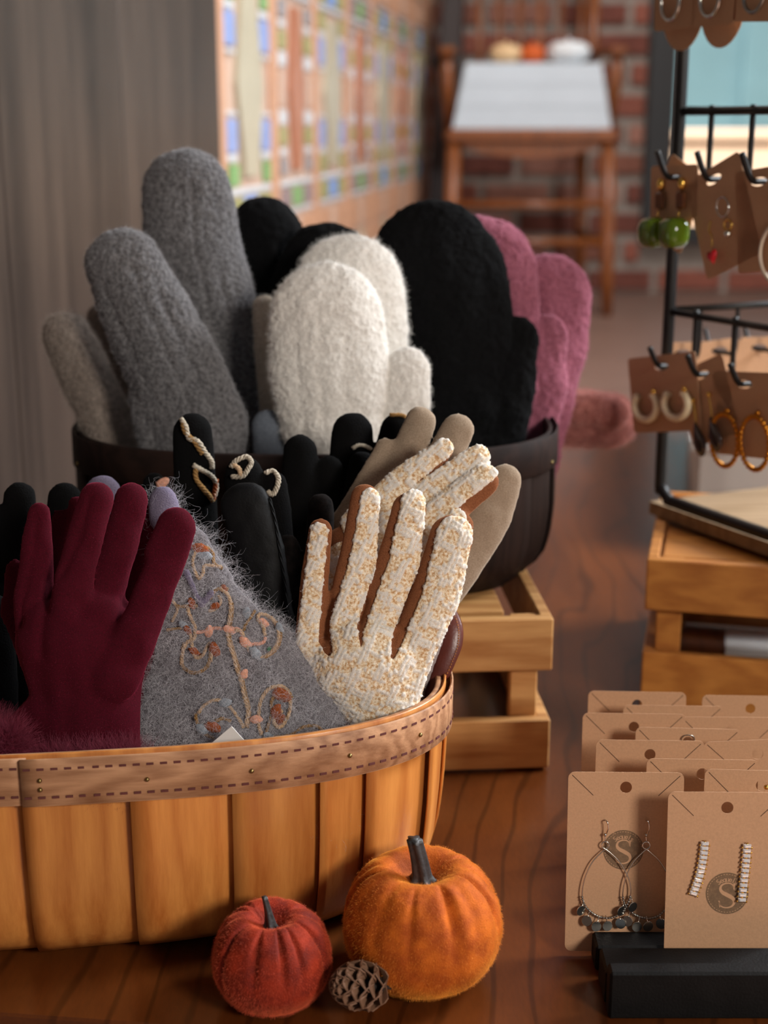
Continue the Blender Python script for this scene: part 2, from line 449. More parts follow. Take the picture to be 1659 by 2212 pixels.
# tiled mural further along the same wall: terracotta borders, pale motifs, small blue, green, grey and white tiles
MT = {k: plain('tile_' + k, c, .35, var=.06, scale=30, spec=.4) for k, c in dict(
    orange=(204, 154, 122), sand=(186, 176, 152), rust=(182, 120, 92), blue=(142, 158, 204), sky=(124, 160, 220), green=(128, 170, 108),
    olive=(160, 156, 104), grey=(150, 146, 148), white=(206, 208, 210), pink=(204, 172, 152), mauve=(150, 130, 130)).items()}
tile_mesh = {}
def tile(kind, t0, t1, z0, z1, n=.006):
    key = (kind, round(t1 - t0, 4), round(z1 - z0, 4), n)
    if key not in tile_mesh:
        tile_mesh[key] = mesh_of('tile', *box(n / 2, 0, 0, n, t1 - t0, z1 - z0, .002), MT[kind])
    return piece('tile', tile_mesh[key], mural, wl((t0 + t1) / 2, -.012, (z0 + z1) / 2), (0, 0, -WA))
mural = obj('mural_panel', wbox(TM, 4.6, -.022, -.012, -.1, 1.4), MT['pink'], wall)
CW = .335; ZC = .467; KZ = .555                                                     # column pitch and middle height of the pattern
for ci in range(8):
    t = TM + ci * CW; odd = ci % 2
    tile('orange', t, t + .052, -.1, 1.35)
    a, b = t + .06, t + CW - .008; m = (a + b) / 2
    # middle motif: a tall barrel
    c1 = ('sand', 'rust')[odd]; hw = (.078, .052)[odd]
    pr = [(q * KZ, w_) for q, w_ in ((-.235, .5), (-.13, .72), (0, 1.0), (.13, .72), (.235, .5))]
    V = [(n, w, z) for n in (0, .008) for w, z in [(-hw * q, zz) for zz, q in pr] + [(hw * q, zz) for zz, q in pr[::-1]]]
    k = 10; F = [tuple(range(k - 1, -1, -1)), tuple(range(k, 2 * k))] + [(i, (i + 1) % k, k + (i + 1) % k, k + i) for i in range(k)]
    piece('tile', mesh_of('tile', V, F, MT[c1]), mural, wl(m, -.012, ZC), (0, 0, -WA))
    for sg in (-1, 1):
        e0, e1 = (a, a + .056) if sg < 0 else (b - .056, b)
        for zs in (-1, 1):
            if odd:
                tile('olive', e0, e1, ZC + (zs * .135 - .026) * KZ, ZC + (zs * .135 + .026) * KZ)
                tile('white', e0, e1, ZC + (zs * .082 - .021) * KZ, ZC + (zs * .082 + .021) * KZ)
                tile('white', e0 + .004, e1 - .004, ZC + (zs * .180 - .011) * KZ, ZC + (zs * .180 + .011) * KZ)
                tile('grey', e0 + .01, e1 + .0 if sg < 0 else e1 - .004, ZC + (zs * .222 - .025) * KZ, ZC + (zs * .222 + .025) * KZ)
            else:
                tile('blue', e0, e1, ZC + (zs * .130 - .042) * KZ, ZC + (zs * .130 + .042) * KZ)
                tile('white', e0, e1, ZC + (zs * .185 - .010) * KZ, ZC + (zs * .185 + .010) * KZ)
                tile('green' if ci < 1 else 'olive', e0 + .012, e1 + .008 if sg < 0 else e1 - .004, ZC + (zs * .228 - .028) * KZ, ZC + (zs * .228 + .028) * KZ)
                tile('white', e0, e1, ZC + (zs * .075 - .006) * KZ, ZC + (zs * .075 + .006) * KZ)
        if odd: tile('pink', e0 + .01, e1 - .01, ZC - .05 * KZ, ZC + .05 * KZ)
    for zs in (-1, 1):
        tile('white', a, b, ZC + (zs * .272 - .009) * KZ, ZC + (zs * .272 + .009) * KZ)
        z0 = ZC + zs * .315 * KZ
        tile('mauve' if odd else 'olive', a, m - .045, z0 - .028 * KZ, z0 + .028 * KZ); tile('mauve' if odd else 'olive', m + .045, b, z0 - .028 * KZ, z0 + .028 * KZ)
        tile(('sky', 'green')[odd], m - .04, m + .04, z0 - .028 * KZ, z0 + .028 * KZ)
        tile('white', a, b, ZC + (zs * .356 - .006) * KZ, ZC + (zs * .356 + .006) * KZ)
        for kk in range(6 if zs < 0 else 3):
            zz = ZC + zs * (.43 + .12 * kk) * KZ
            tile('orange', a, m - .03, zz - .052 * KZ, zz + .052 * KZ); tile('sand' if kk % 2 else 'pink', m - .025, m + .025, zz - .052 * KZ, zz + .052 * KZ); tile('orange', m + .03, b, zz - .052 * KZ, zz + .052 * KZ)

# back wall of thick-jointed red bricks, window on the right
YB = 4.5; ZF = -.1
M_mort = plain('mortar', (150, 138, 128), .95, var=.15, scale=25, bump=.4)
WX0, WX1, WZ0, WZ1 = .80, 2.15, .055, 1.6
back = obj('wall_back', join(box(-.2, YB + .1, 1.25, 2.0, .2, 2.7), box(2.85, YB + .1, 1.25, 1.4, .2, 2.7), box(1.475, YB + .1, (ZF + WZ0) / 2, 1.35, .2, WZ0 - ZF), box(1.475, YB + .1, (WZ1 + 2.6) / 2, 1.35, .2, 2.6 - WZ1)), M_mort); tag(back, kind='structure')
brick_mats = [plain('brick_' + n, c, .9, var=.2, scale=30, bump=.5) for n, c in (('red', (142, 82, 66)), ('dark', (112, 62, 50)), ('pale', (156, 108, 92)), ('brown', (126, 78, 62)))]
brick_meshes = [mesh_of('brick', *box(0, 0, 0, .198, .02, .060, .004), m) for m in brick_mats]
half_meshes = [mesh_of('brick', *box(0, 0, 0, .095, .02, .060, .004), m) for m in brick_mats]
pitch = .088; nb = 0
for r in range(16):
    z = ZF + .04 + r * pitch
    x = .08 - (.11 if r % 2 else 0)
    while x < 3.3:
        if nb > 290: break
        x0, x1 = x - .1, x + .1
        if WZ0 - .03 < z < WZ1 + .03:
            if x0 < WX0 < x1: x1 = WX0 - .004
            elif x0 < WX1 < x1: x0 = WX1 + .004
            elif WX0 <= x0 and x1 <= WX1: x1 = x0
        if x1 - x0 > .03 and (x < 1.9 or r < 9):
            m = random.randrange(4)
            me = brick_meshes[m] if x1 - x0 > .199 else mesh_of('brick', *box(0, 0, 0, x1 - x0, .02, .060, .004), brick_mats[m])
            piece('brick', me, back, ((x0 + x1) / 2, YB - .004 + random.uniform(-.002, .002), z + random.uniform(-.002, .002))); nb += 1
        x += .22
# window: dark frame, glass
M_frame = plain('dark_paint', (34, 32, 32), .5)
win = obj('window_1', join(box(WX0 + .04, YB - .0, (WZ0 + WZ1) / 2, .08, .09, WZ1 - WZ0), box(WX1 - .03, YB, (WZ0 + WZ1) / 2, .06, .09, WZ1 - WZ0),
    box((WX0 + WX1) / 2, YB, WZ0 + .025, WX1 - WX0, .1, .05), box((WX0 + WX1) / 2, YB, WZ1 - .025, WX1 - WX0, .09, .05)), M_frame); tag(win, kind='structure')
g = NT('glass'); g.set(Base_Color=(1, 1, 1, 1), Roughness=0.0, Transmission_Weight=1.0, IOR=1.05, Specular_IOR_Level=.3)
obj('pane', box((WX0 + WX1) / 2, YB + .02, (WZ0 + WZ1) / 2, WX1 - WX0 - .1, .004, WZ1 - WZ0 - .08), g.m, win)
# outside: sunlit pavement, a low pale wall, a teal shop front behind
o = obj('pavement_outside', box(3, 10.6, -.16, 14, 12, .1), plain('pale_paving', (214, 196, 176), .9, var=.06, scale=4)); tag(o, kind='structure')
o = tag(obj('low_wall', join(box(3, 8.1, .08, 8, .25, .5, .02), box(3, 8.1, .355, 8.05, .3, .06, .01)), plain('pale_render', (232, 204, 178), .9, var=.05, scale=5)), 'pale sunlit low wall outside the window', 'wall')
o = tag(obj('neighbour_building', join(box(3, 12.2, 1.5, 9, .3, 3.4), box(3.35, 12.0, 1.2, .9, .1, 2.6, .02)), plain('teal_paint', (86, 120, 132), .7, var=.1, scale=2)), 'teal building front across the street, seen through the window', 'building')

# ================================================================== display table
def table_mat():
    q = NT('walnut_top'); tc = q.n('ShaderNodeTexCoord'); mp = q.n('ShaderNodeMapping'); q.l(tc.outputs['Object'], mp.inputs['Vector'])
    mp.inputs['Rotation'].default_value = (0, 0, math.radians(32)); mp.inputs['Scale'].default_value = (1, .22, 1); v = mp.outputs[0]
    wv = q.n('ShaderNodeTexWave', i_Vector=v, i_Scale=15.0, i_Distortion=16.0, i_Detail=2.0, i_Detail_Scale=.8); wv.bands_direction = 'X'
    big = q.noise(v, 14, 3); fine = q.noise(v, 500, 3, .6)
    col = q.ramp(q.math('ADD', q.math('MULTIPLY', big, .8), q.math('MULTIPLY', fine, .25)), [(.3, srgb((62, 28, 9))), (.75, srgb((112, 58, 22)))])
    line = q.ramp(wv.outputs['Fac'], [(.01, (.45, .45, .45, 1)), (.09, (1, 1, 1, 1))])
    q.set(Base_Color=q.mix(.7, col, line, 'MULTIPLY'), Roughness=.28, Specular_IOR_Level=.4, Coat_Weight=.2, Coat_Roughness=.14); q.bump(fine, .06, .0005); return q.m
M_top = table_mat()
EA = math.atan(-.112); TE = np.array([-.1836, .5902, 0])                  # near edge of the top, turned 6.4 degrees
def tb(u0, u1, v0, v1, z0, z1, bev=0.0): return xf(box((u0 + u1) / 2, (v0 + v1) / 2, (z0 + z1) / 2, u1 - u0, v1 - v0, z1 - z0, bev), trs(TE, EA))
table = thing('display_table', TE + (.3, .6, -.1), 'low dark wooden display table under the baskets and crates', 'table')
DEP = 1.55
V = [(-.10, 0), (1.5, 0), (1.5, DEP), (-.10 + DEP * .26, DEP)]
V = [(u, v, z) for z in (-.024, -.0012) for u, v in V] + [(u + (.0012 if i in (0, 3) else -.0012), v + (.0012 if i < 2 else -.0012), 0) for i, (u, v) in enumerate(V)]
obj('tabletop', xf((V, [(3, 2, 1, 0), (8, 9, 10, 11)] + [(k + i, k + (i + 1) % 4, k + 4 + (i + 1) % 4, k + 4 + i) for k in (0, 4) for i in range(4)]), trs(TE, EA)), M_top, table)
obj('apron', join(tb(.0, 1.45, .05, .07, -.075, -.024), tb(.35, 1.45, DEP - .07, DEP - .05, -.075, -.024)), M_top, table)
for u, v in ((.02, .04), (1.42, .04), (.38, DEP - .08), (1.42, DEP - .08)):
    obj('leg', tb(u, u + .045, v, v + .045, -.1, -.024, .003), M_top, table)

# ================================================================== splint baskets
def sup(t, a, b, n, ins=0.0):
    c, s = math.cos(t), math.sin(t)
    x = a * math.copysign(abs(c) ** (2 / n), c); y = b * math.copysign(abs(s) ** (2 / n), s)
    nx = math.copysign(abs(c) ** (2 - 2 / n), c) / a; ny = math.copysign(abs(s) ** (2 - 2 / n), s) / b; L = math.hypot(nx, ny) + 1e-9
    return x - ins * nx / L, y - ins * ny / L, nx / L, ny / L
class Basket:
    def __init__(s, c, a, b, n, yaw, z0, h, prof):
        s.c, s.a, s.b, s.n, s.z0, s.h, s.prof = c, a, b, n, z0, h, prof
        s.M = trs((c[0], c[1], 0), yaw)
    def w(s, P): P = np.atleast_2d(np.asarray(P, float)); return P @ s.M[:3, :3].T + s.M[:3, 3]
    def ins(s, z): zs, ii = zip(*s.prof); return float(np.interp((z) / s.h, zs, ii))
    def pt(s, t, z, off=0.0):
        x, y, nx, ny = sup(t, s.a, s.b, s.n, s.ins(z) - off); return (x, y, s.z0 + z)
    def stave(s, t0, t1, off, th, nu=7, nv=14, ztop=None, tilt=0.0):
        V = []; zt = ztop or s.h * .985
        for lay in (0, th):
            for i in range(nu):
                q = i / (nu - 1); t = t0 + (t1 - t0) * q
                for j in range(nv):
                    z = zt * (j / (nv - 1)) ** 1.3
                    V.append(s.pt(t, z, off - lay + tilt * (q - .5)))
        m = nu * nv; F = [q[::-1] for q in grid_faces(nu, nv)] + [tuple(a + m for a in q) for q in grid_faces(nu, nv)]
        for j in range(nv - 1):
            F += [(j, m + j, m + j + 1, j + 1), ((nu - 1) * nv + j, (nu - 1) * nv + j + 1, m + (nu - 1) * nv + j + 1, m + (nu - 1) * nv + j)]
        for i in range(nu - 1):
            F += [(i * nv, (i + 1) * nv, m + (i + 1) * nv, m + i * nv), (i * nv + nv - 1, m + i * nv + nv - 1, m + (i + 1) * nv + nv - 1, (i + 1) * nv + nv - 1)]
        return s.w(V), [q[::-1] for q in F]
    def arc(s, n=1440):
        t = np.linspace(0, 2 * PI, n + 1); P = np.array([sup(v, s.a, s.b, s.n)[:2] for v in t]); d = np.concatenate([[0], np.cumsum(np.hypot(*np.diff(P, axis=0).T))]); return t, d
    def hoop(s, t0, t1, z0, z1, off0, off1, th, n=120, closed=False, bend=.0008):
        sec = [(0, z0 + bend), (0, z1 - bend), (-bend, z1), (-th + bend, z1), (-th, z1 - bend), (-th, z0 + bend), (-th + bend, z0), (-bend, z0)]
        V = []; m = len(sec)
        for i in range(n):
            q = i / (n - (0 if closed else 1)); t = t0 + (t1 - t0) * q; of = off0 + (off1 - off0) * q
            for o, z in sec:
                x, y, _, _ = sup(t, s.a, s.b, s.n, s.ins(min(z, s.h)) - of - o); V.append((x, y, s.z0 + z))
        F = []
        for i in range(n if closed else n - 1):
            for k in range(m):
                a, b = i * m + k, i * m + (k + 1) % m; c, d = ((i + 1) % n) * m + (k + 1) % m, ((i + 1) % n) * m + k
                F.append((a, d, c, b))
        if not closed: F += [tuple(range(m)), tuple((n - 1) * m + k for k in range(m - 1, -1, -1))]
        return s.w(V), F
    def theta_at(s, px, py, z):
        P = at_z(px, py, s.z0 + z)[:2]; best = None
        for t in np.linspace(-PI, PI, 1441):
            q = s.w([s.pt(t, z)])[0]; d = (q[0] - P[0]) ** 2 + (q[1] - P[1]) ** 2
            if best is None or d < best[0]: best = (d, t)
        return best[1]
PROF = ((0, .034), (.02, .022), (.06, .0155), (.15, .009), (.3, .0045), (.5, .002), (.75, .0005), (1, 0))
M_splint = wood('honey_splint', (222, 150, 76), (166, 90, 34), 'Z', 1.1, .42, .15, .30, .12, .34, .4, 16.0)
M_rim = wood('pale_rim_wood', (198, 150, 112), (136, 92, 62), 'X', 1.6, .55, .0, .08, .35, .45, .35, 26.0)
FB = Basket((-.1538, .7195), .1866, .0971, 2.79, .124, 0.0, .120, PROF)
fb = thing('splint_basket', (-.154, .72, 0), 'honey coloured wooden splint basket with dashed rim, holding burgundy and tweed gloves', 'basket')
# stave edges as seen along the front, then evenly round the back
edges = [FB.theta_at(x, 1745, .094) for x in (45, 278, 505, 730, 880)]
front = [edges[0] - .34] + edges[:1] + edges[1:]
full = list(front)
t = full[-1]
rest = (2 * PI - (full[-1] - full[0])); nrest = 13
for i in range(1, nrest): full.append(front[-1] + rest * i / nrest)
full.append(full[0] + 2 * PI)
for i, (t0, t1) in enumerate(zip(full, full[1:])):
    obj('stave', FB.stave(t0 + .002, t1 + .022, .0006, .0013, tilt=-.0044), M_splint, fb, True)
lap = FB.theta_at(45, 1690, .108)
V = [FB.pt(2 * PI * i / 60, 0.0012, -.002)[:2] + (zz,) for zz in (.0005, .003) for i in range(60)]
obj('base', (FB.w(V), [tuple(range(59, -1, -1)), tuple(range(60, 120))] + [(i, (i + 1) % 60, 60 + (i + 1) % 60, 60 + i) for i in range(60)]), M_splint, fb)
rim = obj('rim_band', FB.hoop(lap, lap + 2 * PI + .01, .0955, .1205, .0052, .0034, .0016, 200), M_rim, fb, True)
obj('inner_hoop', FB.hoop(0, 2 * PI, .100, .1198, -.0016, -.0016, .0034, 160, True), M_rim, fb, True)
obj('lining_hoop', FB.hoop(0, 2 * PI, .1, .1212, .0008, .0008, .0016, 160, True), M_splint, fb, True)
# dashes along the rim, two rows: one part
M_dash = plain('burnt_dash', (92, 44, 40), .8)
ta, da = FB.arc(); d0 = float(np.interp(lap % (2 * PI), ta, da))
def th_arc(q): return float(np.interp((d0 + q * da[-1]) % da[-1], ta, da * 0 + ta) if False else np.interp((d0 + q * da[-1]) % da[-1], da, ta))
dv = []
per = 150
for row in (.1153, .1006):
    for i in range(per):
        q0 = (i + .2) / per; q1 = (i + .72) / per; P = []
        for k, q in enumerate((q0, (q0 + q1) / 2, q1)):
            tq = th_arc(q); of = .0052 + (.0034 - .0052) * (((tq - lap) % (2 * PI)) / (2 * PI)) + .00015
            for dz in (-.0006, .0006):
                x, y, _, _ = sup(tq, FB.a, FB.b, FB.n, -of); P.append((x, y, row + dz))
            for dz in (-.0006, .0006):
                x, y, _, _ = sup(tq, FB.a, FB.b, FB.n, -of + .0004); P.append((x, y, row + dz))
        F = [(0, 4, 5, 1), (4, 8, 9, 5), (0, 2, 6, 4), (4, 6, 10, 8), (1, 5, 7, 3), (5, 9, 11, 7), (0, 1, 3, 2), (8, 10, 11, 9)]
        dv.append((FB.w(P), F))
tag(obj('stitch_dashes', join(*dv), M_dash, rim), kind='stuff')
M_brass = plain('brass_nail', (150, 130, 84), .35, 1.0, var=.2)
for x, y in ((85, 1686), (85, 1706), (316, 1684), (545, 1665), (757, 1633), (908, 1587)):
    z = .41 - 0; p = None
    for zz in np.linspace(.09, .125, 60):                # the point of the band that this nail is driven into
        P = at_z(x, y, zz); tt = FB.theta_at(x, y, zz); q = FB.w([(*sup(tt, FB.a, FB.b, FB.n, -.0052 + .0018 * (((tt - lap) % (2 * PI)) / (2 * PI)))[:2], zz)])[0]
        d = np.hypot(q[0] - P[0], q[1] - P[1])
        if p is None or d < p[0]: p = (d, q)
    V, F = ball((0, 0, 0), .0012, 10, 7); obj('nail', (V + p[1], F), M_brass, rim, True)
# leather handle looping at the right end
M_lea = plain('brown_leather', (88, 40, 32), .34, var=.18, scale=70, bump=.12, bs=900)
path = spline([at_y(905, 1545, .722), at_y(925, 1495, .724), at_y(944, 1440, .727), at_y(958, 1395, .731), at_y(960, 1350, .736), at_y(940, 1300, .744), at_y(900, 1262, .752)], 8)
V = []; wd_ = [.006, .0075, .0095, .0105, .010, .009, .008]
for i, p in enumerate(path):
    q = i / (len(path) - 1); w = np.interp(q * 6, range(7), wd_); sw = np.array([.93, -.30, .10]) if q < .75 else np.array([.8, -.45, .3]); sw /= np.linalg.norm(sw)
    nn = np.array([.3, .93, 0]) * .0011; hump = np.array([.2, -.9, .1]) * .0022
    V += [p - sw * w - nn, p + hump - nn, p + sw * w - nn, p + sw * w + nn, p + hump + nn, p - sw * w + nn]
m = 6; n = len(path); F = [(i * m + k, i * m + (k + 1) % m, (i + 1) * m + (k + 1) % m, (i + 1) * m + k) for i in range(n - 1) for k in range(m)] + [tuple(range(m - 1, -1, -1)), tuple((n - 1) * m + k for k in range(m))]
hd = obj('handle_strap', (np.array(V), F), M_lea, fb, True)
st = []
for sg in (-.72, .72):
    for i in range(2, n - 2):
        p = path[i]; w = np.interp(i / (n - 1) * 6, range(7), wd_); sw = np.array([.93, -.30, .10]); sw /= np.linalg.norm(sw)
        d = (path[i + 1] - path[i]) * .55; c = p + sw * sg * w + np.array([.2, -.93, .1]) * .0019
        st.append(tube([c, c + d], .00035, 5))
tag(obj('seam_thread', join(*st), plain('tan_thread', (166, 104, 52), .7), hd), kind='stuff')

# dark basket behind
M_dsplint = wood('dark_splint', (46, 32, 27), (24, 17, 15), 'Z', 1.6, .6, .0, .35, .3, .3, .15)
M_drim = wood('dark_rim_wood', (46, 31, 26), (26, 18, 16), 'X', 1.3, .66, .0, .1, .2, .4, .15)
DB = Basket((-.0475, .980), .1665, .106, 2.5, .0, .0998, .1085, ((0, .034), (.03, .022), (.08, .018), (.18, .006), (.32, .0015), (.5, -.0005), (.75, -.0002), (1, 0)))
db = thing('dark_splint_basket', (-.045, .98, .0998), 'dark brown wooden splint basket full of felted mittens on a small crate', 'basket')
nst = 18
for i in range(nst):
    t0, t1 = 2 * PI * i / nst + .1, 2 * PI * (i + 1) / nst + .1
    obj('stave', DB.stave(t0 + .008, t1 + (.02 if i % 2 else -.012), .0012 if i % 2 else -.0008, .0014), M_dsplint, db, True)
V = [DB.pt(2 * PI * i / 60, 0.0012, -.002)[:2] + (zz,) for zz in (.1001, .1028) for i in range(60)]
obj('base', (DB.w(V), [tuple(range(59, -1, -1)), tuple(range(60, 120))] + [(i, (i + 1) % 60, 60 + (i + 1) % 60, 60 + i) for i in range(60)]), M_dsplint, db)
drim = obj('rim_band', DB.hoop(0, 2 * PI, .085, .1092, .0028, .0028, .0018, 160, True), M_drim, db, True)
obj('inner_hoop', DB.hoop(0, 2 * PI, .09, .1085, -.0016, -.0016, .003, 160, True), M_drim, db, True)
for tt in (-.35, -.9, -1.5, -2.1, -2.75):
    V, F = ball((0, 0, 0), .0013, 8, 6); obj('nail', (V + DB.w([(*sup(tt, DB.a, DB.b, DB.n, -.003)[:2], DB.z0 + .09)])[0], F), M_brass, drim, True)

# ================================================================== slatted crates
def crate(name, corner, yaw, W, D, hz, mat, label):
    """corner: front right/left bottom point; hz: (low slat top, gap top, top)"""
    t = thing(name, corner, label, 'crate')
    M = trs(corner, yaw)
    x0, x1 = (-W, 0) if name == 'wooden_crate' and corner[0] < .15 else (0, W)
    a, b, c = hz; th = .008
    def put(n_, bx): return obj(n_, xf(bx, M), mat, t)
    mid = (x0 + x1) / 2
    for z0, z1 in ((.002, a), (b, c)):
        put('slat', box(mid, th / 2, (z0 + z1) / 2, W, th, z1 - z0, .001))
        put('slat', box(mid, D - th / 2, (z0 + z1) / 2, W, th, z1 - z0, .001))
        for xx in (x0 + th / 2, x1 - th / 2): put('slat', box(xx, D / 2, (z0 + z1) / 2, th, D - 2 * th, z1 - z0, .001))
    for xx in (x0 + th + .009, x1 - th - .009):
        for yy in (th + .006, D - th - .006): put('post', box(xx, yy, c / 2 - .001, .018, .012, c - .004, .001))
    for k in range(0):
        dd = (D - 2 * th - .03) / 4; put('floor_board', box(mid, th + .015 + dd * (k + .5), .007, W - 2 * th - .002, dd - .003, .006, .0008))
    for k in range(3):
        dd = (D - 2 * th - .026) / 3; put('deck_board', box(mid, th + .013 + dd * (k + .5), c - .004 if False else c - .0065, W - 2 * th - (.04 if x0 else .004), dd - (.012 if x0 else .002), .006, .0008))
    return t
M_pine = wood('pine', (206, 158, 100), (158, 104, 54), 'X', 1.2, .55, .0, .18, .12, .45)
M_pine2 = wood('amber_pine', (186, 124, 58), (146, 86, 34), 'X', 1.2, .5, .06, .15, .12, .4)
crate('wooden_crate', (.1085, .8545, 0), .07, .315, .232, (.0365, .0705, .1062), M_pine, 'small pale pine crate carrying the dark basket of mittens')
crate('wooden_crate', (.1855, .955, 0), -.235, .30, .20, (.045, .0768, .1147), M_pine2, 'amber pine crate under the black earring rack')
# white display box behind the right crate
MB = trs((.300, 1.36, 0), -.195)
o = thing('display_box', (.48, 1.6, 0), 'plain white display box standing behind the amber crate', 'box')
M_white = plain('white_board', (206, 204, 202), .6, var=.04, scale=8)
obj('body', xf(box(.25, .27, .05, .48, .52, .1, .002), MB), M_white, o); obj('lid', xf(box(.25, .27, .106, .5, .54, .012, .002), MB), M_white, o)
tag(obj('paper_sheet', xf(box(.17, .158, .0008, .22, .058, .001), trs((.1855, .955, 0), -.235)), M_white), 'white paper sheet lying on the table inside the amber crate', 'paper')

# ================================================================== soft goods
BL = (20, 19, 20)
M_grey = fabric('grey_boiled_wool', (140, 138, 140), (70, 68, 70), 420, 1.0, .5, (220, 220, 225), 30, dist=.0018)
M_greyh = plain('grey_fibre', (158, 157, 160), .9, var=.2)
M_white_w = fabric('white_boiled_wool', (244, 240, 234), (216, 210, 203), 380, .8, .4, (255, 255, 255), 30, dist=.0016)
M_whiteh = plain('white_fibre', (250, 248, 244), .9, var=.06)
M_cream_w = fabric('cream_wool', (214, 200, 180), (180, 166, 148), 380, .8, .4)
M_beige_w = fabric('beige_wool', (152, 138, 128), (108, 97, 90), 380, .9, .4)
M_beigeh = plain('beige_fibre', (168, 156, 146), .9, var=.1)
M_black_w = fabric('black_wool', (11, 11, 13), (5, 5, 6), 420, .8, .03, (40, 40, 46))
M_blackh = plain('black_fibre', (16, 16, 18), .95)
M_mauve = fabric('mauve_wool', (164, 98, 114), (122, 68, 84), 420, .9, .5, (240, 180, 200))
M_mauveh = plain('mauve_fibre', (182, 118, 136), .9, var=.12)
M_dusty = fabric('dusty_pink_plush', (172, 112, 104), (120, 70, 64), 200, .5, .9, (240, 190, 185))
M_dustyh = plain('dusty_fibre', (190, 132, 124), .9, var=.2)

# ---- mittens in the dark basket
def mitten(label, pl, chains, mat, hairmat=None, n=9000, ln=.0022, sp=.8, seed=0, hr=.00007, cuff=None, thumb=None, **kw):
    kw.setdefault('vdisp', lambda V, N: .0006 * noise3(V, 420, seed) + .0004 * noise3(V, 800, seed + 9))
    s = soft('felted_mitten', pl, chains, mat, label=label, cat='mitten', seed=seed, **kw)
    if hairmat: hair('fuzz', s, n, ln, hairmat, hr, sp, curl=.35, seed=seed)
    if thumb:
        q = soft('thumb', pl, thumb, mat, s.o, seed=seed + 40, **{k_: v_ for k_, v_ in kw.items() if k_ != 'grooves'})
        if hairmat: hair('thumb_fuzz', q, int(n * .3), ln, hairmat, hr, sp, curl=.35, seed=seed + 50)
    return s
gk = dict(flat=.55, res=.0014, wrinkle=.0014, zmin=.118)
mitten('tall grey boiled wool mitten, the highest one in the dark basket', Plane(.970, 12, .2),
       [[(402, 416, 95), (424, 590, 112), (478, 760, 106), (525, 910, 92), (540, 1120, 70)]], M_grey, M_greyh, 16000, .0022, seed=1,
       grooves=[([(420, 400), (425, 520), (470, 720), (520, 900)], .0027, .0013), ([(480, 600), (520, 760), (560, 900)], .0027, .0014), ([(380, 560), (420, 760), (470, 930)], .0024, .0014)], **gk)
s = mitten('shorter grey boiled wool mitten leaning left in front of the tall grey one', Plane(.915, 11, .2),
       [[(268, 578, 84), (322, 690, 98), (385, 820, 106), (430, 930, 106), (430, 1120, 80)], [(318, 860, 42), (345, 930, 56), (370, 1100, 40)]], M_grey, M_greyh, 16000, .0022, seed=2,
       grooves=[([(290, 570), (330, 680), (400, 830), (440, 950)], .0027, .0014), ([(350, 640), (400, 740), (470, 900)], .0027, .0014), ([(230, 620), (290, 760), (350, 880)], .0024, .0014)], **gk)
o = soft('knit_cuff', Plane(.912, 11, .2), [[(580, 922, 38), (586, 1000, 38), (590, 1100, 32)]], fabric('slate_knit', (112, 118, 128), (92, 98, 108), 500, .4, .2), label='smooth slate blue knitted cuff between the grey and the white mittens', cat='cuff', flat=.5, res=.0018, zmin=.118)
mitten('small beige fluffy mitten sticking out left of the grey ones', Plane(.95, 12, .2), [[(146, 726, 54), (182, 806, 60), (222, 890, 58), (262, 970, 48), (300, 1120, 34)]], M_beige_w, M_beigeh, 9000, .0035, seed=3, flat=.6, res=.0018, wrinkle=.001, zmin=.118)
mitten('dim beige mitten tip between the small beige and the grey mitten', Plane(.985, 12, .2), [[(222, 690, 36), (250, 780, 42), (275, 900, 40), (310, 1120, 32)]], M_beige_w, M_beigeh, 5000, .003, seed=4, flat=.6, res=.002, wrinkle=.001, zmin=.118)
mitten('black fuzzy mitten behind the tall grey mitten', Plane(1.01, 12, .2), [[(572, 512, 84), (590, 590, 84), (600, 760, 76), (600, 1100, 60)]], M_black_w, M_blackh, 5000, .0022, seed=5, flat=.55, res=.002, wrinkle=.002, zmin=.118)
mitten('black fuzzy mitten curving behind the two white mittens', Plane(.985, 12, .2), [[(706, 578, 100), (676, 650, 100), (660, 780, 90), (660, 1100, 60)]], M_black_w, M_blackh, 6000, .0022, seed=6, flat=.4, res=.002, wrinkle=.002, zmin=.118)
mitten('white fluffy mitten standing behind the front white one', Plane(.938, 12, .2), [[(752, 622, 118), (770, 720, 112), (765, 860, 100), (750, 1100, 70)]], M_white_w, M_whiteh, 15000, .0036, seed=7, flat=.34, res=.0016, wrinkle=.0012, zmin=.118)
mitten('white ribbed mitten in front with its thumb to the right', Plane(.905, 11, .2), [[(705, 690, 124), (712, 790, 132), (722, 900, 122), (726, 960, 104), (720, 1130, 70)]], M_white_w, M_whiteh, 15000, .0026, seed=8, flat=.4, res=.0015, wrinkle=.0012, zmin=.118,
       thumb=[[(880, 800, 52), (878, 870, 54), (850, 960, 46), (800, 1060, 40)]],
       grooves=[([(640, 640), (645, 800), (660, 940)], .002, .0013), ([(690, 660), (695, 820), (705, 940)], .002, .0013), ([(745, 690), (748, 830), (750, 940)], .002, .0013), ([(610, 920), (730, 890), (840, 900)], .003, .005)])
mitten('cream mitten edge squeezed between the tall grey and the front white mitten', Plane(.955, 12, .2), [[(572, 664, 27), (578, 760, 30), (590, 900, 28), (600, 1100, 24)]], M_cream_w, M_whiteh, 3000, .0026, seed=9, flat=.9, res=.002, wrinkle=.0006, zmin=.118)
mitten('large black felted mitten with its thumb on the right', Plane(.970, 12, .2), [[(935, 562, 130), (968, 600, 132), (992, 720, 122), (990, 880, 116), (970, 1100, 90)]], M_black_w, M_blackh, 12000, .002, seed=10, flat=.34, res=.0016, wrinkle=.0015, zmin=.118,
       thumb=[[(1112, 735, 54), (1090, 830, 72), (1062, 930, 76), (1030, 1040, 62)]])
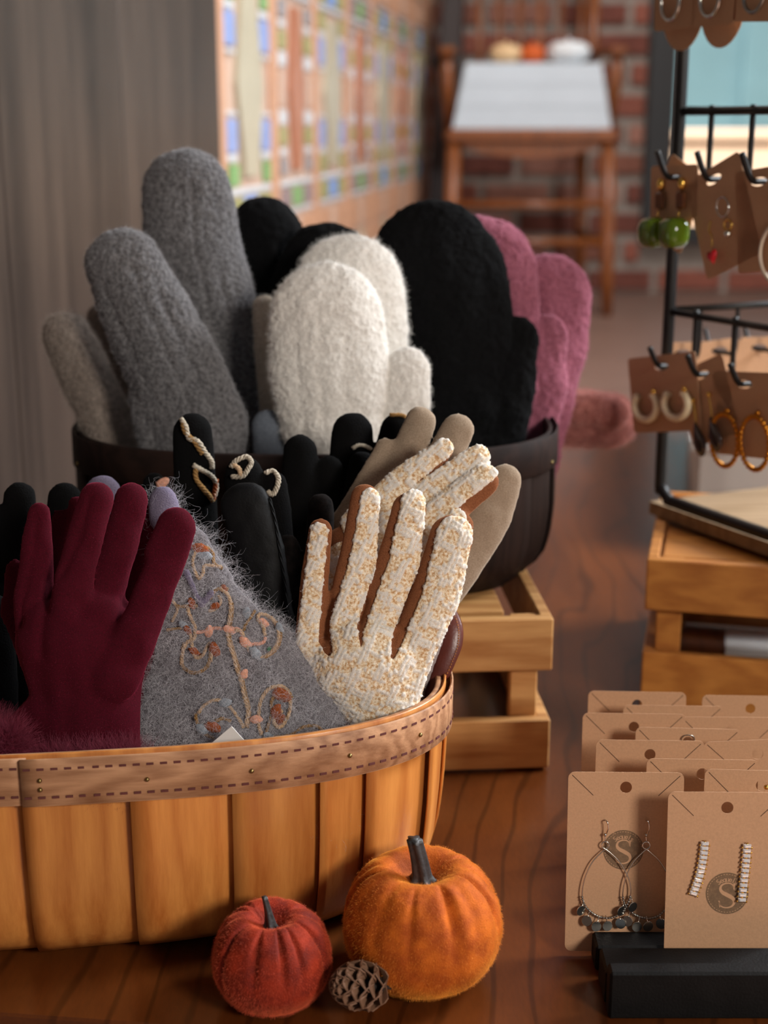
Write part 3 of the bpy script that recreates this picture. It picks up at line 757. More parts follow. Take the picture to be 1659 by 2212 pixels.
mitten('mauve pink fuzzy mitten right behind the large black one', Plane(1.0, 12, .2), [[(1036, 592, 126), (1052, 700, 118), (1060, 850, 110), (1040, 1100, 80)]], M_mauve, M_mauveh, 12000, .0026, seed=11, flat=.34, res=.0016, wrinkle=.0015, zmin=.118,
       thumb=[[(1184, 722, 42), (1176, 820, 52), (1150, 920, 56), (1120, 1060, 50)]])
mitten('mauve pink mitten farthest right in the dark basket', Plane(1.026, 12, .2), [[(1186, 640, 93), (1180, 740, 92), (1158, 850, 84), (1120, 1100, 60)]], M_mauve, M_mauveh, 12000, .0026, seed=12, flat=.34, res=.0016, wrinkle=.0015, zmin=.118)
mitten('dusty pink plush glove drooping over the back right of the dark basket', Plane(1.09, 0, .2), [[(1322, 912, 52), (1270, 906, 60), (1205, 905, 58), (1130, 905, 52)], ([(1318, 880, 38), (1270, 872, 36), (1180, 880, 34)], dict(off=.016, k=.002))], M_dusty, M_dustyh, 12000, .004, seed=13, flat=.8, res=.002, wrinkle=.0015)

# ---- gloves in the front basket
M_burg = fabric('burgundy_suede', (84, 8, 28), (52, 5, 16), 1500, .25, .38, (210, 50, 90), 22, dist=.0004)
M_burgh = plain('burgundy_fur', (110, 30, 52), .7, var=.25)
M_blk = fabric('black_knit', (9, 8, 9), (4, 4, 4), 1100, .5, .03, (60, 60, 66))
M_lav = fabric('lavender_knit', (128, 120, 140), (100, 92, 112), 1300, .5, .5)
def glove(name, label, pl, chains, mat, **kw):
    kw.setdefault('flat', .5); kw.setdefault('res', .0014); kw.setdefault('k', .006); kw.setdefault('zmin', .075)
    return soft(name, pl, chains, mat, label=label, cat='glove', **kw)
F_ = lambda pts, **k_: (pts, {**dict(k=.0022), **k_})
tailb = [(176, 1620, 128), (176, 1760, 110)]
bg_pl = Plane(.662, 15, .12)
bg = glove('suede_glove', 'burgundy suede glove with fur cuff at the front of the light basket', bg_pl,
    [[(178, 1400, 142), (182, 1500, 120)] + tailb, [(96, 1530, 40), (50, 1590, 52), (20, 1640, 56)],
     F_([(84, 1110, 26), (80, 1180, 35), (74, 1290, 43), (84, 1420, 44)], off=.000, k=.0012), F_([(214, 1080, 35), (192, 1150, 42), (160, 1270, 47), (160, 1420, 50)], off=.008, k=.0012),
     F_([(284, 1082, 33), (264, 1160, 40), (226, 1290, 47), (200, 1420, 50)], off=.001, k=.0012), F_([(386, 1138, 41), (352, 1230, 48), (310, 1340, 54), (250, 1460, 60)], off=.009, k=.0015)],
    M_burg, flat=.45, k=.0035, wrinkle=.0017, wscale=42, seed=21, res=.0012,
    grooves=[([(80, 1120), (76, 1190), (56, 1290), (50, 1350)], .0024, .0013), ([(114, 1260), (106, 1340), (102, 1410)], .004, .003), ([(206, 1075), (186, 1150), (145, 1240)], .0024, .0014),
             ([(258, 1330), (290, 1270), (312, 1210)], .004, .003), ([(176, 1290), (190, 1330), (240, 1350)], .002, .004), ([(90, 1450), (110, 1530), (90, 1600)], .004, .006), ([(290, 1430), (230, 1520), (200, 1610)], .002, .010), ([(160, 1450), (150, 1540), (170, 1620)], .003, .005)])
hair('nap', bg, 9000, .0009, plain('burgundy_nap', (128, 26, 60), .8), .00004, .8, seed=21)
for nm, ch, off, n_ in (('fur_cuff', [[(110, 1668, 46), (200, 1666, 46), (296, 1658, 42)]], .014, 9000), ('fur_trim', [[(-30, 1612, 70), (12, 1612, 60)]], .020, 7000)):
    q = soft(nm, Plane(.662, 15, .12), [(c_, dict(off=off)) for c_ in ch], M_burg, bg.o, flat=.7, res=.002, seed=22)
    hair(nm + '_hair', q, n_, .010, M_burgh, .00006, .45, comb=(-.1, -.2, .35), curl=.15, seed=22)
glove('suede_glove', 'second burgundy suede glove tucked behind the front burgundy one', Plane(.688, 14, .12),
    [[(240, 1400, 112), (248, 1520, 104), (252, 1640, 98), (250, 1760, 90)], F_([(130, 1118, 24), (120, 1200, 32), (150, 1400, 50)]), F_([(168, 1092, 24), (160, 1200, 32), (190, 1400, 50)]),
     F_([(334, 1108, 26), (310, 1200, 36), (280, 1380, 60)]), F_([(34, 1230, 24), (30, 1320, 30), (100, 1440, 50)])], M_burg, flat=.32, wrinkle=.001, seed=23, res=.0016)
# dark gloves at the left end
glove('knit_glove', 'black knit glove at the far left of the light basket', Plane(.735, 10, .12),
    [[(20, 1330, 90), (20, 1460, 90), (30, 1700, 70)], F_([(43, 1076, 37), (40, 1180, 42), (30, 1330, 50)]), F_([(-14, 1128, 40), (-20, 1300, 44)])], M_blk, seed=24, res=.0018)
glove('knit_glove', 'black knit glove whose fingertip shows left of the lavender tip', Plane(.75, 10, .12),
    [[(150, 1330, 80), (150, 1500, 80), (150, 1650, 70)], F_([(140, 1078, 38), (138, 1180, 44), (150, 1330, 50)]), F_([(190, 1100, 32), (190, 1250, 40)])], M_blk, seed=25, res=.0018)
s = glove('knit_glove', 'lavender grey knit glove with a pale fingertip behind the burgundy fingers', Plane(.77, 8, .12),
    [[(240, 1300, 60), (245, 1500, 64), (245, 1640, 60)], F_([(222, 1066, 40), (226, 1180, 42), (240, 1300, 46)])], M_lav, seed=26, res=.0018)
s = glove('knit_glove', 'near black knit glove at the left edge before the black one', Plane(.70, 12, .12), [[(-20, 1330, 50), (-10, 1500, 50), (0, 1690, 40)]], M_blk, seed=27, res=.002)

# fuzzy grey embroidered glove: a long mohair sleeve with yarn scrolls
M_moh = fabric('grey_mohair', (132, 128, 132), (92, 88, 92), 500, .8, .5, (220, 220, 230), 30)
M_mohh = plain('mohair_fibre', (196, 194, 200), .8, var=.2)
mo = Plane(.684, 19, .12)
mg = glove('mohair_glove', 'grey mohair glove with gold and peach scroll embroidery in the light basket', mo,
    [[(400, 1190, 52), (420, 1290, 92), (450, 1400, 135), (490, 1500, 190), (520, 1600, 232), (520, 1690, 230)],
     ([(352, 1092, 36), (372, 1160, 42), (400, 1240, 60)], dict(k=.01))], M_moh, flat=.20, wrinkle=.0016, seed=30, res=.0014, zmin=.06)
hair('mohair', mg, 24000, .013, M_mohh, .000036, .9, curl=.8, k=6, seed=30, comb=(.05, 0, .1))
ft = soft('fingertip', Plane(.676, 19, .12), [[(352, 1082, 33), (356, 1120, 36)]], M_lav, mg.o, flat=.5, res=.0018)
th_ = soft('thumb_stub', Plane(.676, 19, .12), [[(402, 1236, 9), (434, 1308, 7)], [(456, 1280, 9), (436, 1308, 7)]], M_lav, mg.o, flat=.6, res=.0012, k=.002)
yc = {k_: plain('yarn_' + k_, c_, .9, var=.25, scale=500, bump=.6, bs=1500) for k_, c_ in dict(tan=(192, 160, 126), gold=(150, 112, 62), rust=(148, 72, 26), peach=(226, 164, 138), blue=(146, 154, 164), green=(60, 120, 84), ivory=(178, 166, 148)).items()}
Z8 = lambda L: [(300 + x / 3.318, 1000 + y / 3.318) for x, y in L]
scrolls = [('stem', 'tan', .0011, [(580, 890), (630, 940), (660, 1010), (655, 1100), (640, 1200), (650, 1290), (690, 1430), (730, 1550), (760, 1680), (785, 1780), (765, 1890)]),
    ('stem', 'gold', .0008, [(600, 900), (640, 960), (672, 1020), (668, 1100), (655, 1200), (664, 1290), (704, 1430), (744, 1550), (774, 1680), (795, 1780), (780, 1900)]),
    ('link', 'peach', .0009, [(410, 1215), (460, 1210), (500, 1195), (560, 1185), (630, 1195), (700, 1190), (735, 1220), (760, 1290), (820, 1300), (890, 1290), (910, 1250)]),
    ('scroll', 'tan', .0010, [(690, 1200), (740, 1215), (780, 1330), (830, 1380), (900, 1390), (965, 1340), (1000, 1270), (990, 1180), (940, 1120), (870, 1090), (850, 1120), (890, 1180), (905, 1240)]),
    ('scroll', 'gold', .0008, [(830, 1060), (800, 1110), (765, 1160), (750, 1205)]), ('scroll', 'gold', .0008, [(940, 1110), (1010, 1180), (1015, 1270), (975, 1350), (900, 1400)]),
    ('scroll', 'gold', .0009, [(270, 1025), (340, 1030), (380, 1015), (420, 1030)]), ('scroll', 'tan', .0010, [(350, 1040), (375, 1110), (405, 1180), (395, 1260), (345, 1290), (315, 1370), (310, 1450)]),
    ('scroll', 'gold', .0010, [(330, 1290), (310, 1400), (320, 1460), (370, 1500), (430, 1500), (490, 1465), (515, 1400), (510, 1330)]), ('scroll', 'tan', .0009, [(520, 1430), (515, 1300), (490, 1320), (460, 1380), (420, 1400), (395, 1370), (380, 1290), (370, 1220)]),
    ('scroll', 'tan', .0009, [(420, 620), (390, 690), (395, 760), (430, 830), (460, 790), (470, 740), (540, 740), (590, 745)]), ('scroll', 'gold', .0009, [(430, 600), (490, 610), (530, 660), (535, 720), (600, 760)]),
    ('scroll', 'gold', .0009, [(505, 980), (540, 920), (590, 895), (640, 905)]), ('scroll', 'tan', .0008, [(500, 1060), (550, 1050), (590, 1000), (570, 950)]),
    ('scroll', 'tan', .0010, [(880, 1950), (860, 1880), (860, 1780), (880, 1690), (930, 1620), (1000, 1600), (1060, 1630), (1085, 1710), (1075, 1800), (1030, 1880), (990, 1890), (970, 1840), (1000, 1770), (1030, 1790)]),
    ('scroll', 'gold', .0009, [(900, 1970), (930, 1880), (955, 1790), (950, 1710), (990, 1640), (1050, 1615), (1095, 1690)]),
    ('scroll', 'tan', .0009, [(430, 1800), (470, 1740), (540, 1700), (610, 1710), (670, 1770), (720, 1840), (750, 1900)]), ('scroll', 'gold', .0009, [(410, 1800), (430, 1880), (480, 1940), (540, 1970)]), ('scroll', 'gold', .0009, [(550, 1850), (600, 1830), (660, 1850)]),
    ('scroll', 'gold', .0008, [(960, 1965), (1080, 1950), (1180, 1890), (1270, 1885), (1320, 1925)]), ('scroll', 'tan', .0008, [(240, 980), (280, 1040), (260, 1100), (240, 1140)]),
    ('scroll', 'gold', .0008, [(200, 1200), (250, 1190), (330, 1180)])]
for nm, c_, r_, L in scrolls: yarn(mg, Z8(L), r_ * .9, nm, yc[c_], mg.o, 6, 1.2, 6, .35)
for x, y, r_, c_ in ((505, 1207, .0032, 'peach'), (655, 1200, .0034, 'peach'), (762, 1290, .0036, 'peach'), (890, 1150, .003, 'peach'), (755, 1515, .003, 'peach'), (845, 1835, .0034, 'peach'), (548, 1345, .0042, 'rust'), (353, 1198, .0026, 'rust'), (388, 1012, .003, 'rust'),
    (1022, 1660, .0052, 'rust'), (985, 1785, .0042, 'rust'), (1020, 1840, .003, 'rust'), (530, 1890, .0042, 'rust'), (440, 618, .0044, 'rust'), (545, 1030, .0028, 'rust'), (400, 1355, .003, 'rust'), (770, 1080, .0032, 'blue'), (1005, 1190, .003, 'blue'), (835, 1372, .004, 'blue'), (612, 1715, .0034, 'blue'),
    (458, 1905, .0036, 'blue'), (470, 668, .0036, 'blue'), (935, 1960, .003, 'blue'), (320, 1160, .0028, 'blue'), (932, 1335, .0014, 'green'), (610, 900, .0022, 'rust')):
    q = Z8([(x, y)])[0]; tuft(mg, q[0], q[1], r_, 'tuft', yc[c_], mg.o)
# black gloves with embroidered fingertips behind
def scr(s, L, c_, r_=.0012): yarn(s, L, r_ * .75, 'scroll', yc[c_], s.o, 6, .5, 6, .2)
Z6 = lambda L: [(300 + x * .3617, 880 + y * .3617) for x, y in L]
s = glove('embroidered_glove', 'black glove with ivory and gold stitching down one raised finger', Plane(.77, 9, .12),
    [[(420, 1250, 70), (440, 1400, 74), (440, 1560, 70)], F_([(416, 936, 44), (422, 1060, 47), (425, 1250, 50)]), F_([(332, 1046, 27), (340, 1150, 36), (380, 1280, 40)])], M_blk, seed=31, res=.0016)
for L, c_ in (([(255, 70), (285, 120), (300, 185), (350, 200), (395, 270), (430, 320), (432, 365)], 'ivory'), ([(265, 90), (280, 150), (330, 200), (380, 280)], 'gold'), ([(325, 345), (370, 370), (420, 400), (450, 440), (455, 500), (430, 560)], 'ivory'), ([(345, 360), (340, 420), (380, 480), (420, 530), (440, 560)], 'gold'), ([(455, 430), (450, 490), (440, 550)], 'rust')): scr(s, Z6(L), c_, .0018)
for x, y, c_ in ((135, 450, 'peach'), (140, 390, 'ivory')): q = Z6([(x, y)])[0]; tuft(s, q[0], q[1], .004, 'tuft', yc[c_], s.o)
s = glove('embroidered_glove', 'black glove with a pale hook shaped stitch on its short fingertip', Plane(.745, 9, .12),
    [[(560, 1250, 76), (570, 1400, 78), (570, 1560, 70)], F_([(526, 1026, 42), (532, 1120, 46), (550, 1250, 50)]), F_([(592, 1046, 30), (600, 1140, 34), (600, 1260, 44)])], M_blk, seed=32, res=.0016)
for L, c_ in (([(555, 360), (580, 325), (640, 300), (670, 330), (650, 370), (620, 410), (555, 412)], 'ivory'), ([(560, 340), (600, 370), (610, 410)], 'tan'), ([(755, 400), (800, 385), (830, 420), (825, 470), (800, 520), (770, 500)], 'ivory')): scr(s, Z6(L), c_, .0018)
s = glove('embroidered_glove', 'black glove with two plain fingertips against the white mitten', Plane(.79, 9, .12),
    [[(660, 1250, 80), (660, 1400, 80), (650, 1560, 70)], F_([(648, 974, 38), (645, 1080, 42), (650, 1250, 46)]), F_([(712, 1012, 30), (708, 1110, 34), (690, 1250, 40)])], M_blk, seed=33, res=.0016)
for L, c_ in (([(1105, 275), (1140, 270), (1190, 290)], 'ivory'),): scr(s, Z6(L), c_, .0014)
s = glove('embroidered_glove', 'black glove behind the tweed pair with a tall blunt fingertip', Plane(.80, 9, .12),
    [[(770, 1230, 76), (760, 1400, 76), (740, 1560, 70)], F_([(762, 934, 46), (752, 1050, 48), (760, 1230, 50)]), F_([(856, 928, 36), (830, 1040, 40), (800, 1200, 50)]), F_([(784, 1000, 30), (766, 1110, 36), (760, 1250, 44)], off=.012)], M_blk, seed=34, res=.0016)
for L, c_ in (([(1275, 245), (1310, 225), (1350, 230), (1385, 250)], 'ivory'), ([(1500, 50), (1560, 48), (1590, 60)], 'gold')): scr(s, Z6(L), c_, .0014)
s = glove('lace_glove', 'black glove with faint brown lace fingers beside the tweed glove', Plane(.735, 10, .12),
    [[(660, 1300, 60), (650, 1420, 60), (640, 1560, 56)], F_([(692, 1092, 30), (690, 1180, 33), (670, 1300, 40)]), F_([(622, 1180, 28), (622, 1260, 32), (640, 1360, 40)])], fabric('black_lace', (34, 27, 25), (10, 9, 9), 260, .8, .1), seed=35, res=.0016)
M_leather = plain('black_leather', (8, 8, 9), .62, var=.2, bump=.15, bs=700, spec=.15)
s = glove('leather_mitten', 'smooth black leather mitten between the mohair and the tweed glove', Plane(.712, 12, .12),
    [[(532, 1094, 54), (556, 1200, 60), (580, 1330, 58), (590, 1450, 56), (580, 1600, 50)]], M_leather, flat=.42, seed=36, wrinkle=.0008, res=.0016)
L = [(575, 1060), (592, 1120), (605, 1200), (617, 1280), (622, 1360)]
yarn(s, L, .0008, 'seam_piping', M_leather, s.o, 6, .6)

# ---- tweed gloves: brown suede with a knotted cream tweed back
M_sue = fabric('brown_suede', (146, 92, 60), (108, 64, 40), 1600, .3, .45, (230, 170, 130), 24, dist=.0004)
def tweed_mat():
    s = NT('cream_tweed'); at = s.n('ShaderNodeAttribute', attribute_name='weave'); sp = s.n('ShaderNodeSeparateColor', i_0=at.outputs['Color'])
    v = s.coords(); f = s.noise(v, 700, 4); g = s.noise(v, 2600, 3)
    white = s.ramp(g, [(.3, srgb((200, 193, 184))), (.7, srgb((234, 228, 220)))]); tan = s.ramp(f, [(.36, srgb((188, 144, 98))), (.5, srgb((222, 198, 164))), (.66, srgb((242, 234, 218)))])
    s.set(Base_Color=s.mix(sp.outputs[0], tan, white), Roughness=.9, Specular_IOR_Level=.2, Sheen_Weight=.25)
    s.bump(g, .5, .0006); return s.m
M_tw = tweed_mat()
def tweed(name, pl, base_chains, strips, parent, ang=0.0, seed=0, flat=.5, grow=.0011, **kw):
    """the woven back: the part of a slightly larger glove inside the strips' outlines, knotted on its surface"""
    def extra(D, X, Y, Z):
        S = field(pl, strips, X, Y, Z * 0, 50.0, .001)
        return np.maximum(np.maximum(D - grow, S), -(Z + .002))
    ca, sa = math.cos(ang), math.sin(ang)
    keep = {}
    def vd(V, N):
        W = V + np.stack([noise3(V, 120, seed + 1), noise3(V, 120, seed + 2), 0 * V[:, 0]], 1) * .0008
        u = (W[:, 0] * ca + W[:, 1] * sa) / .0022; w = (-W[:, 0] * sa + W[:, 1] * ca) / .0023
        w = w + .25 * noise3(V, 500, seed + 4); u = u + .2 * noise3(V, 450, seed + 6)
        i, j = np.floor(u).astype(int), np.floor(w).astype(int); fu, fw = u - i, w - j
        hs = ((i * 73856093) ^ (j * 19349663) ^ (seed * 83492791)) & 1023
        vert = (i % 5 < 2); horz = ((j + 2 * (i // 5)) % 5 < 2)
        knot = ((vert | horz) & (hs > 170)) | (hs > 930)
        tanl = ((j % 5 == 3) & (hs % 5 < 3)) | ((i % 5 == 3) & (hs % 7 < 3)); knot = knot & ~(tanl & (hs < 640))
        kb = np.where(vert, (1 - np.abs(2 * fu - 1) ** 2.5) * (1 - .55 * np.abs(2 * fw - 1) ** 3), (1 - .55 * np.abs(2 * fu - 1) ** 3) * (1 - np.abs(2 * fw - 1) ** 2.5)) * knot
        amp = .6 + .4 * (hs % 7) / 6
        H = kb * amp; keep['c'] = np.clip(H * 2.6 - .1, 0, 1)
        th_ = .5 + .5 * np.cos(u * 6 * PI) * np.cos(w * 6 * PI)
        fr = (N[:, 2] > .1)
        return fr * (.0009 * H + .0004 * noise3(V, 1100, seed) + .00025 * th_ * (1 - H))
    s = soft(name, pl, base_chains, M_tw, parent, flat=flat, extra=extra, vdisp=vd, wrinkle=0, seed=seed, pad=.006, **kw)
    at = s.o.data.color_attributes.new('weave', 'FLOAT_COLOR', 'POINT'); c = keep['c']
    at.data.foreach_set('color', np.stack([c, c, c, np.ones_like(c)], 1).astype(np.float32).ravel()); return s
tp = Plane(.688, 13, .12)
tb_ch = [[(793, 1450, 116), (822, 1530, 76), (832, 1640, 68), (830, 1740, 60)],
    F_([(692, 1146, 27), (680, 1250, 31), (668, 1385, 34), (730, 1480, 40)]), F_([(788, 1076, 31), (768, 1212, 38), (736, 1345, 37), (750, 1470, 50)]),
    F_([(884, 1100, 38), (848, 1230, 41), (800, 1370, 38), (800, 1480, 50)]), F_([(975, 1160, 48), (936, 1290, 50), (884, 1415, 48), (840, 1500, 60)])]
tg = glove('tweed_glove', 'cream knotted tweed glove with brown suede finger sides, front of the pair', tp, tb_ch, M_sue, flat=.45, k=.005, wrinkle=.0005, seed=41, res=.0012, zmin=.095, grooves=[([(706, 1370), (718, 1300)], .003, .002), ([(768, 1380), (790, 1300)], .003, .002), ([(836, 1440), (850, 1370)], .003, .002)])
strips = [[(690, 1148, 19), (676, 1270, 20), (664, 1390, 24), (700, 1480, 40)], [(801, 1074, 19), (784, 1212, 29), (742, 1350, 28), (760, 1460, 34)],
    [(893, 1084, 26), (874, 1212, 33), (816, 1366, 30), (806, 1460, 34)], [(982, 1152, 38), (954, 1284, 41), (902, 1405, 38), (862, 1490, 46)],
    [(690, 1440, 34), (740, 1490, 62), (830, 1500, 84), (838, 1560, 66), (838, 1700, 60)], [(706, 1460, 20), (735, 1420, 22), (745, 1460, 50)], [(800, 1480, 60), (790, 1430, 26)], [(870, 1490, 50), (890, 1440, 30)]]
q = tweed('tweed_back', tp, tb_ch, strips, tg.o, ang=-.42, seed=3, flat=.45, k=.005, res=.00075, zmin=.095, grow=.0017)
hair('tweed_fuzz', q, 9000, .0012, M_whiteh, .00004, .9, curl=.5, seed=41)
tp2 = Plane(.722, 15, .12)
tb2 = [[(752, 1220, 82), (760, 1320, 84), (790, 1440, 74), (810, 1560, 66)],
    F_([(958, 972, 22), (880, 1030, 28), (770, 1140, 34)]), F_([(1030, 990, 25), (930, 1060, 30), (800, 1170, 38)]), F_([(1046, 1042, 32), (960, 1110, 38), (850, 1210, 46)], off=.004), F_([(988, 1136, 34), (930, 1210, 38), (840, 1290, 50)], off=.008)]
tg2 = glove('tweed_glove', 'cream tweed glove leaning right behind the front tweed glove', tp2, tb2, M_sue, flat=.45, k=.004, wrinkle=.0005, seed=42, res=.0014, zmin=.095)
st2 = [[(760, 1240, 74), (760, 1330, 70)], [(960, 968, 20), (872, 1030, 26), (770, 1130, 34)], [(1034, 984, 24), (930, 1056, 27), (800, 1160, 34)], [(1052, 1018, 22), (955, 1088, 26), (850, 1180, 40)], [(976, 1126, 30), (930, 1180, 30), (850, 1240, 40)]]
q = tweed('tweed_back', tp2, tb2, st2, tg2.o, ang=-.85, seed=5, flat=.45, k=.004, res=.0009, zmin=.095, grow=.0017)
hair('tweed_fuzz', q, 6000, .0012, M_whiteh, .00004, .9, curl=.5, seed=43)
# beige suede glove
M_bei = fabric('beige_suede', (166, 146, 126), (132, 114, 96), 1400, .35, .5, (240, 225, 205), 22, dist=.0005)
glove('suede_glove', 'beige suede glove with fingers above the tweed pair and thumb to the right', Plane(.752, 15, .12),
    [[(900, 1170, 110), (880, 1300, 110), (860, 1450, 96), (840, 1600, 84)],
     F_([(908, 912, 35), (880, 980, 40), (830, 1090, 44), (850, 1200, 60)]), F_([(988, 930, 38), (960, 990, 42), (930, 1090, 50)], off=.004), F_([(832, 966, 23), (800, 1030, 28), (745, 1130, 32), (800, 1240, 50)]),
     F_([(1090, 1036, 36), (1058, 1110, 50), (1016, 1190, 46), (950, 1260, 60)], off=.006)], M_bei, flat=.45, k=.005, wrinkle=.0008, seed=44, res=.0015, zmin=.095)
s = glove('knit_glove', 'pale taupe knit glove edge at the right end of the light basket', Plane(.722, 12, .12), [[(962, 1290, 24), (928, 1380, 30), (892, 1470, 34), (872, 1580, 30)]], fabric('taupe_knit', (150, 136, 132), (126, 112, 108), 900, .5, .4), seed=45, res=.0016, flat=.4)
# white price tag
V = np.array([at_y(x, y, .6545 + .0 * y) for x, y in ((500, 1569), (548, 1622), (500, 1672), (430, 1628))])
nn = np.array([0, .0006, 0]); V = np.vstack([V, V + nn])
tag(obj('price_tag', (V, [(0, 1, 2, 3)[::-1], (4, 5, 6, 7), (0, 1, 5, 4), (1, 2, 6, 5), (2, 3, 7, 6), (3, 0, 4, 7)]), plain('white_card', (232, 230, 228), .6, var=.02)), 'white paper price tag peeking over the light basket rim', 'tag')

# ================================================================== earring cards in their stand
M_kraft = plain('kraft_card', (184, 142, 108), .85, var=.07, scale=900, bump=.1, bs=1400)
M_slit = plain('cut_edge', (84, 58, 42), .9)
M_silver = plain('silver', (200, 196, 188), .18, 1.0, var=.05)
M_dsilver = plain('aged_silver', (150, 146, 140), .28, 1.0, var=.15, scale=300)
M_gold = plain('gold', (224, 178, 88), .2, 1.0, var=.06)
M_goldd = plain('deep_gold', (190, 122, 40), .28, 1.0, var=.1)
def stamp_mat():
    s = NT('stamp_ink'); v = s.coords(rnd=False); f = s.noise(v, 420, 5, .7)
    s.set(Base_Color=s.ramp(f, [(.42, srgb((108, 84, 62))), (.62, srgb((124, 96, 70))), (.72, srgb((176, 136, 104)))]), Roughness=.85); return s.m
M_ink = stamp_mat()
M_unprint = plain('unprinted_kraft', (186, 144, 110), .85, var=.05, scale=900)
card_cache = {}
def card_mesh(w, h, hole, key, slot=False, round_bottom=0):
    """stiff card in local x (width) and z (down from the top centre), with a punched hole"""
    if key in card_cache: return card_cache[key]
    cu = bpy.data.curves.new('card_outline', 'CURVE'); cu.dimensions = '2D'; cu.fill_mode = 'BOTH'; cu.extrude = .00022; cu.bevel_depth = 0
    def poly(P):
        sp = cu.splines.new('POLY'); sp.points.add(len(P) - 1)
        for q, p in zip(sp.points, P): q.co = (p[0], p[1], 0, 1)
        sp.use_cyclic_u = True
    r = .0032; P = []
    if round_bottom:
        P = [(-w / 2, -h * .6)] + [(w / 2 * math.cos(PI + a), -h * .6 + (h * .4) * math.sin(PI + a)) for a in np.linspace(0.1, PI - .1, 14)] + [(w / 2, -h * .6)]
        P += [(w / 2, 0), (-w / 2, 0)]
    else:
        for cx, cy, a0 in ((w / 2 - r, -r, 0), (-w / 2 + r, -r, 90), (-w / 2 + r, -h + r, 180), (w / 2 - r, -h + r, 270)):
            P += [(cx + r * math.cos(math.radians(a0 + k * 22.5)), cy + r * math.sin(math.radians(a0 + k * 22.5))) for k in range(5)]
    poly(P)
    if hole: poly([(.003 * math.cos(a), -.0078 + .003 * math.sin(a)) for a in np.linspace(0, 2 * PI, 20, endpoint=False)])
    if slot: poly([(.0075 * math.cos(a) * (1 if abs(math.cos(a)) > .3 else .8), -.0085 + .0028 * math.sin(a)) for a in np.linspace(0, 2 * PI, 16, endpoint=False)])
    o = bpy.data.objects.new('tmp', cu); COL.objects.link(o); bpy.context.view_layer.update()
    m = bpy.data.meshes.new_from_object(o.evaluated_get(bpy.context.evaluated_depsgraph_get())); bpy.data.objects.remove(o); bpy.data.curves.remove(cu)
    m.transform(Matrix.Rotation(PI / 2, 4, 'X')); m.materials.clear(); m.materials.append(M_kraft); m.name = 'card'
    card_cache[key] = m; return m
def slit_mesh():
    if 'slit' not in card_cache: card_cache['slit'] = mesh_of('slit', *bar((0, 0, 0), (.0108, 0, -.0104), .00034, .00012, up=(0, 1, 0)), M_slit)
    return card_cache['slit']
CARD_M = {}
def card(P, label, yaw=0, lean=-7, roll=0, w=.0586, h=.0935, slits=True, hole=True, group='kraft earring cards in the black stand'):
    o = bpy.data.objects.new('earring_card', card_mesh(w, h, hole, ('c', w, h, hole))); link(o, None, tuple(float(q) for q in P))
    o.rotation_mode = 'XYZ'; o.rotation_euler = (math.radians(lean), math.radians(roll), math.radians(yaw)); tag(o, label, 'card', group)
    CARD_M[o.name] = Matrix.Translation(P) @ Euler(o.rotation_euler).to_matrix().to_4x4(); ORG[o.name] = np.zeros(3)
    if slits:
        a = bpy.data.objects.new('slit', slit_mesh()); link(a, o); a.location = (-w / 2 + .002, -.00028, -.0016)
        a = bpy.data.objects.new('slit', slit_mesh()); link(a, o); a.location = (w / 2 - .002, -.00028, -.0016); a.rotation_euler = (0, 0, PI); 
    return o
def cardpt(px, py, Y): return at_y(px, py, Y)
rows = [   # centre px, top py, depth Y, yaw, roll, label
    (1353, 1668, .656, 0, .5, 'front left kraft card with silver hoop earrings in the black stand'),
    (1572, 1711, .636, 0, .5, 'front right kraft card with two rhinestone bar earrings in the black stand'),
    (1647, 1664, .6605, 0, 1.5, 'kraft card directly behind the rhinestone card, partly out of frame'),
    (1518, 1640, .681, 0, 1.0, 'kraft card whose top shows between the two front cards'),
    (1405, 1599, .705, 0, .8, 'kraft card behind the front left card, a little to its right'),
    (1636, 1598, .712, 0, -2.5, 'kraft card with open punched hole tilting up at the right frame edge'),
    (1487, 1573, .729, 0, 1.5, 'kraft card with a wire loop at its hole in the middle of the stand'),
    (1370, 1541, .748, 0, .8, 'widest showing kraft card at the left, three rows from the back'),
    (1580, 1549, .754, 0, .5, 'kraft card right of a thin ear wire in the third row from the back'),
    (1455, 1524, .768, 0, .8, 'narrow strip of kraft card between the two rearmost ones'),
    (1377, 1494, .788, 0, 1.2, 'rearmost left kraft card in the black stand'),
    (1622, 1503, .795, 0, 1.2, 'rearmost right kraft card with a dark round hole in the black stand')]
cards = []
for px, py, Y, yw, rl, lb in rows: cards.append(card(cardpt(px, py, Y), lb, yw, -10, rl))
# printed round stamps on the two front cards
font = bpy.data.curves.new('glyph', 'FONT')
def glyph(txt, size):
    f = bpy.data.curves.new('glyph', 'FONT'); f.body = txt; f.size = size; f.align_x = 'CENTER'; f.resolution_u = 3
    o = bpy.data.objects.new('tmp', f); COL.objects.link(o); bpy.context.view_layer.update()
    m = bpy.data.meshes.new_from_object(o.evaluated_get(bpy.context.evaluated_depsgraph_get())); bpy.data.objects.remove(o)
    V = np.array([v.co[:] for v in m.vertices]); F = [tuple(p.vertices) for p in m.polygons]; bpy.data.meshes.remove(m); bpy.data.curves.remove(f); return V, F
def flat(VF, y): V, F = VF; V = np.asarray(V, float); return np.stack([V[:, 0], np.full(len(V), y), V[:, 1]], 1), F
def ring(r0, r1, n=48):
    a = np.linspace(0, 2 * PI, n, endpoint=False); V = [(r * math.cos(x), r * math.sin(x), 0) for r in (r0, r1) for x in a]
    return np.array(V), [(i, (i + 1) % n, n + (i + 1) % n, n + i) for i in range(n)]
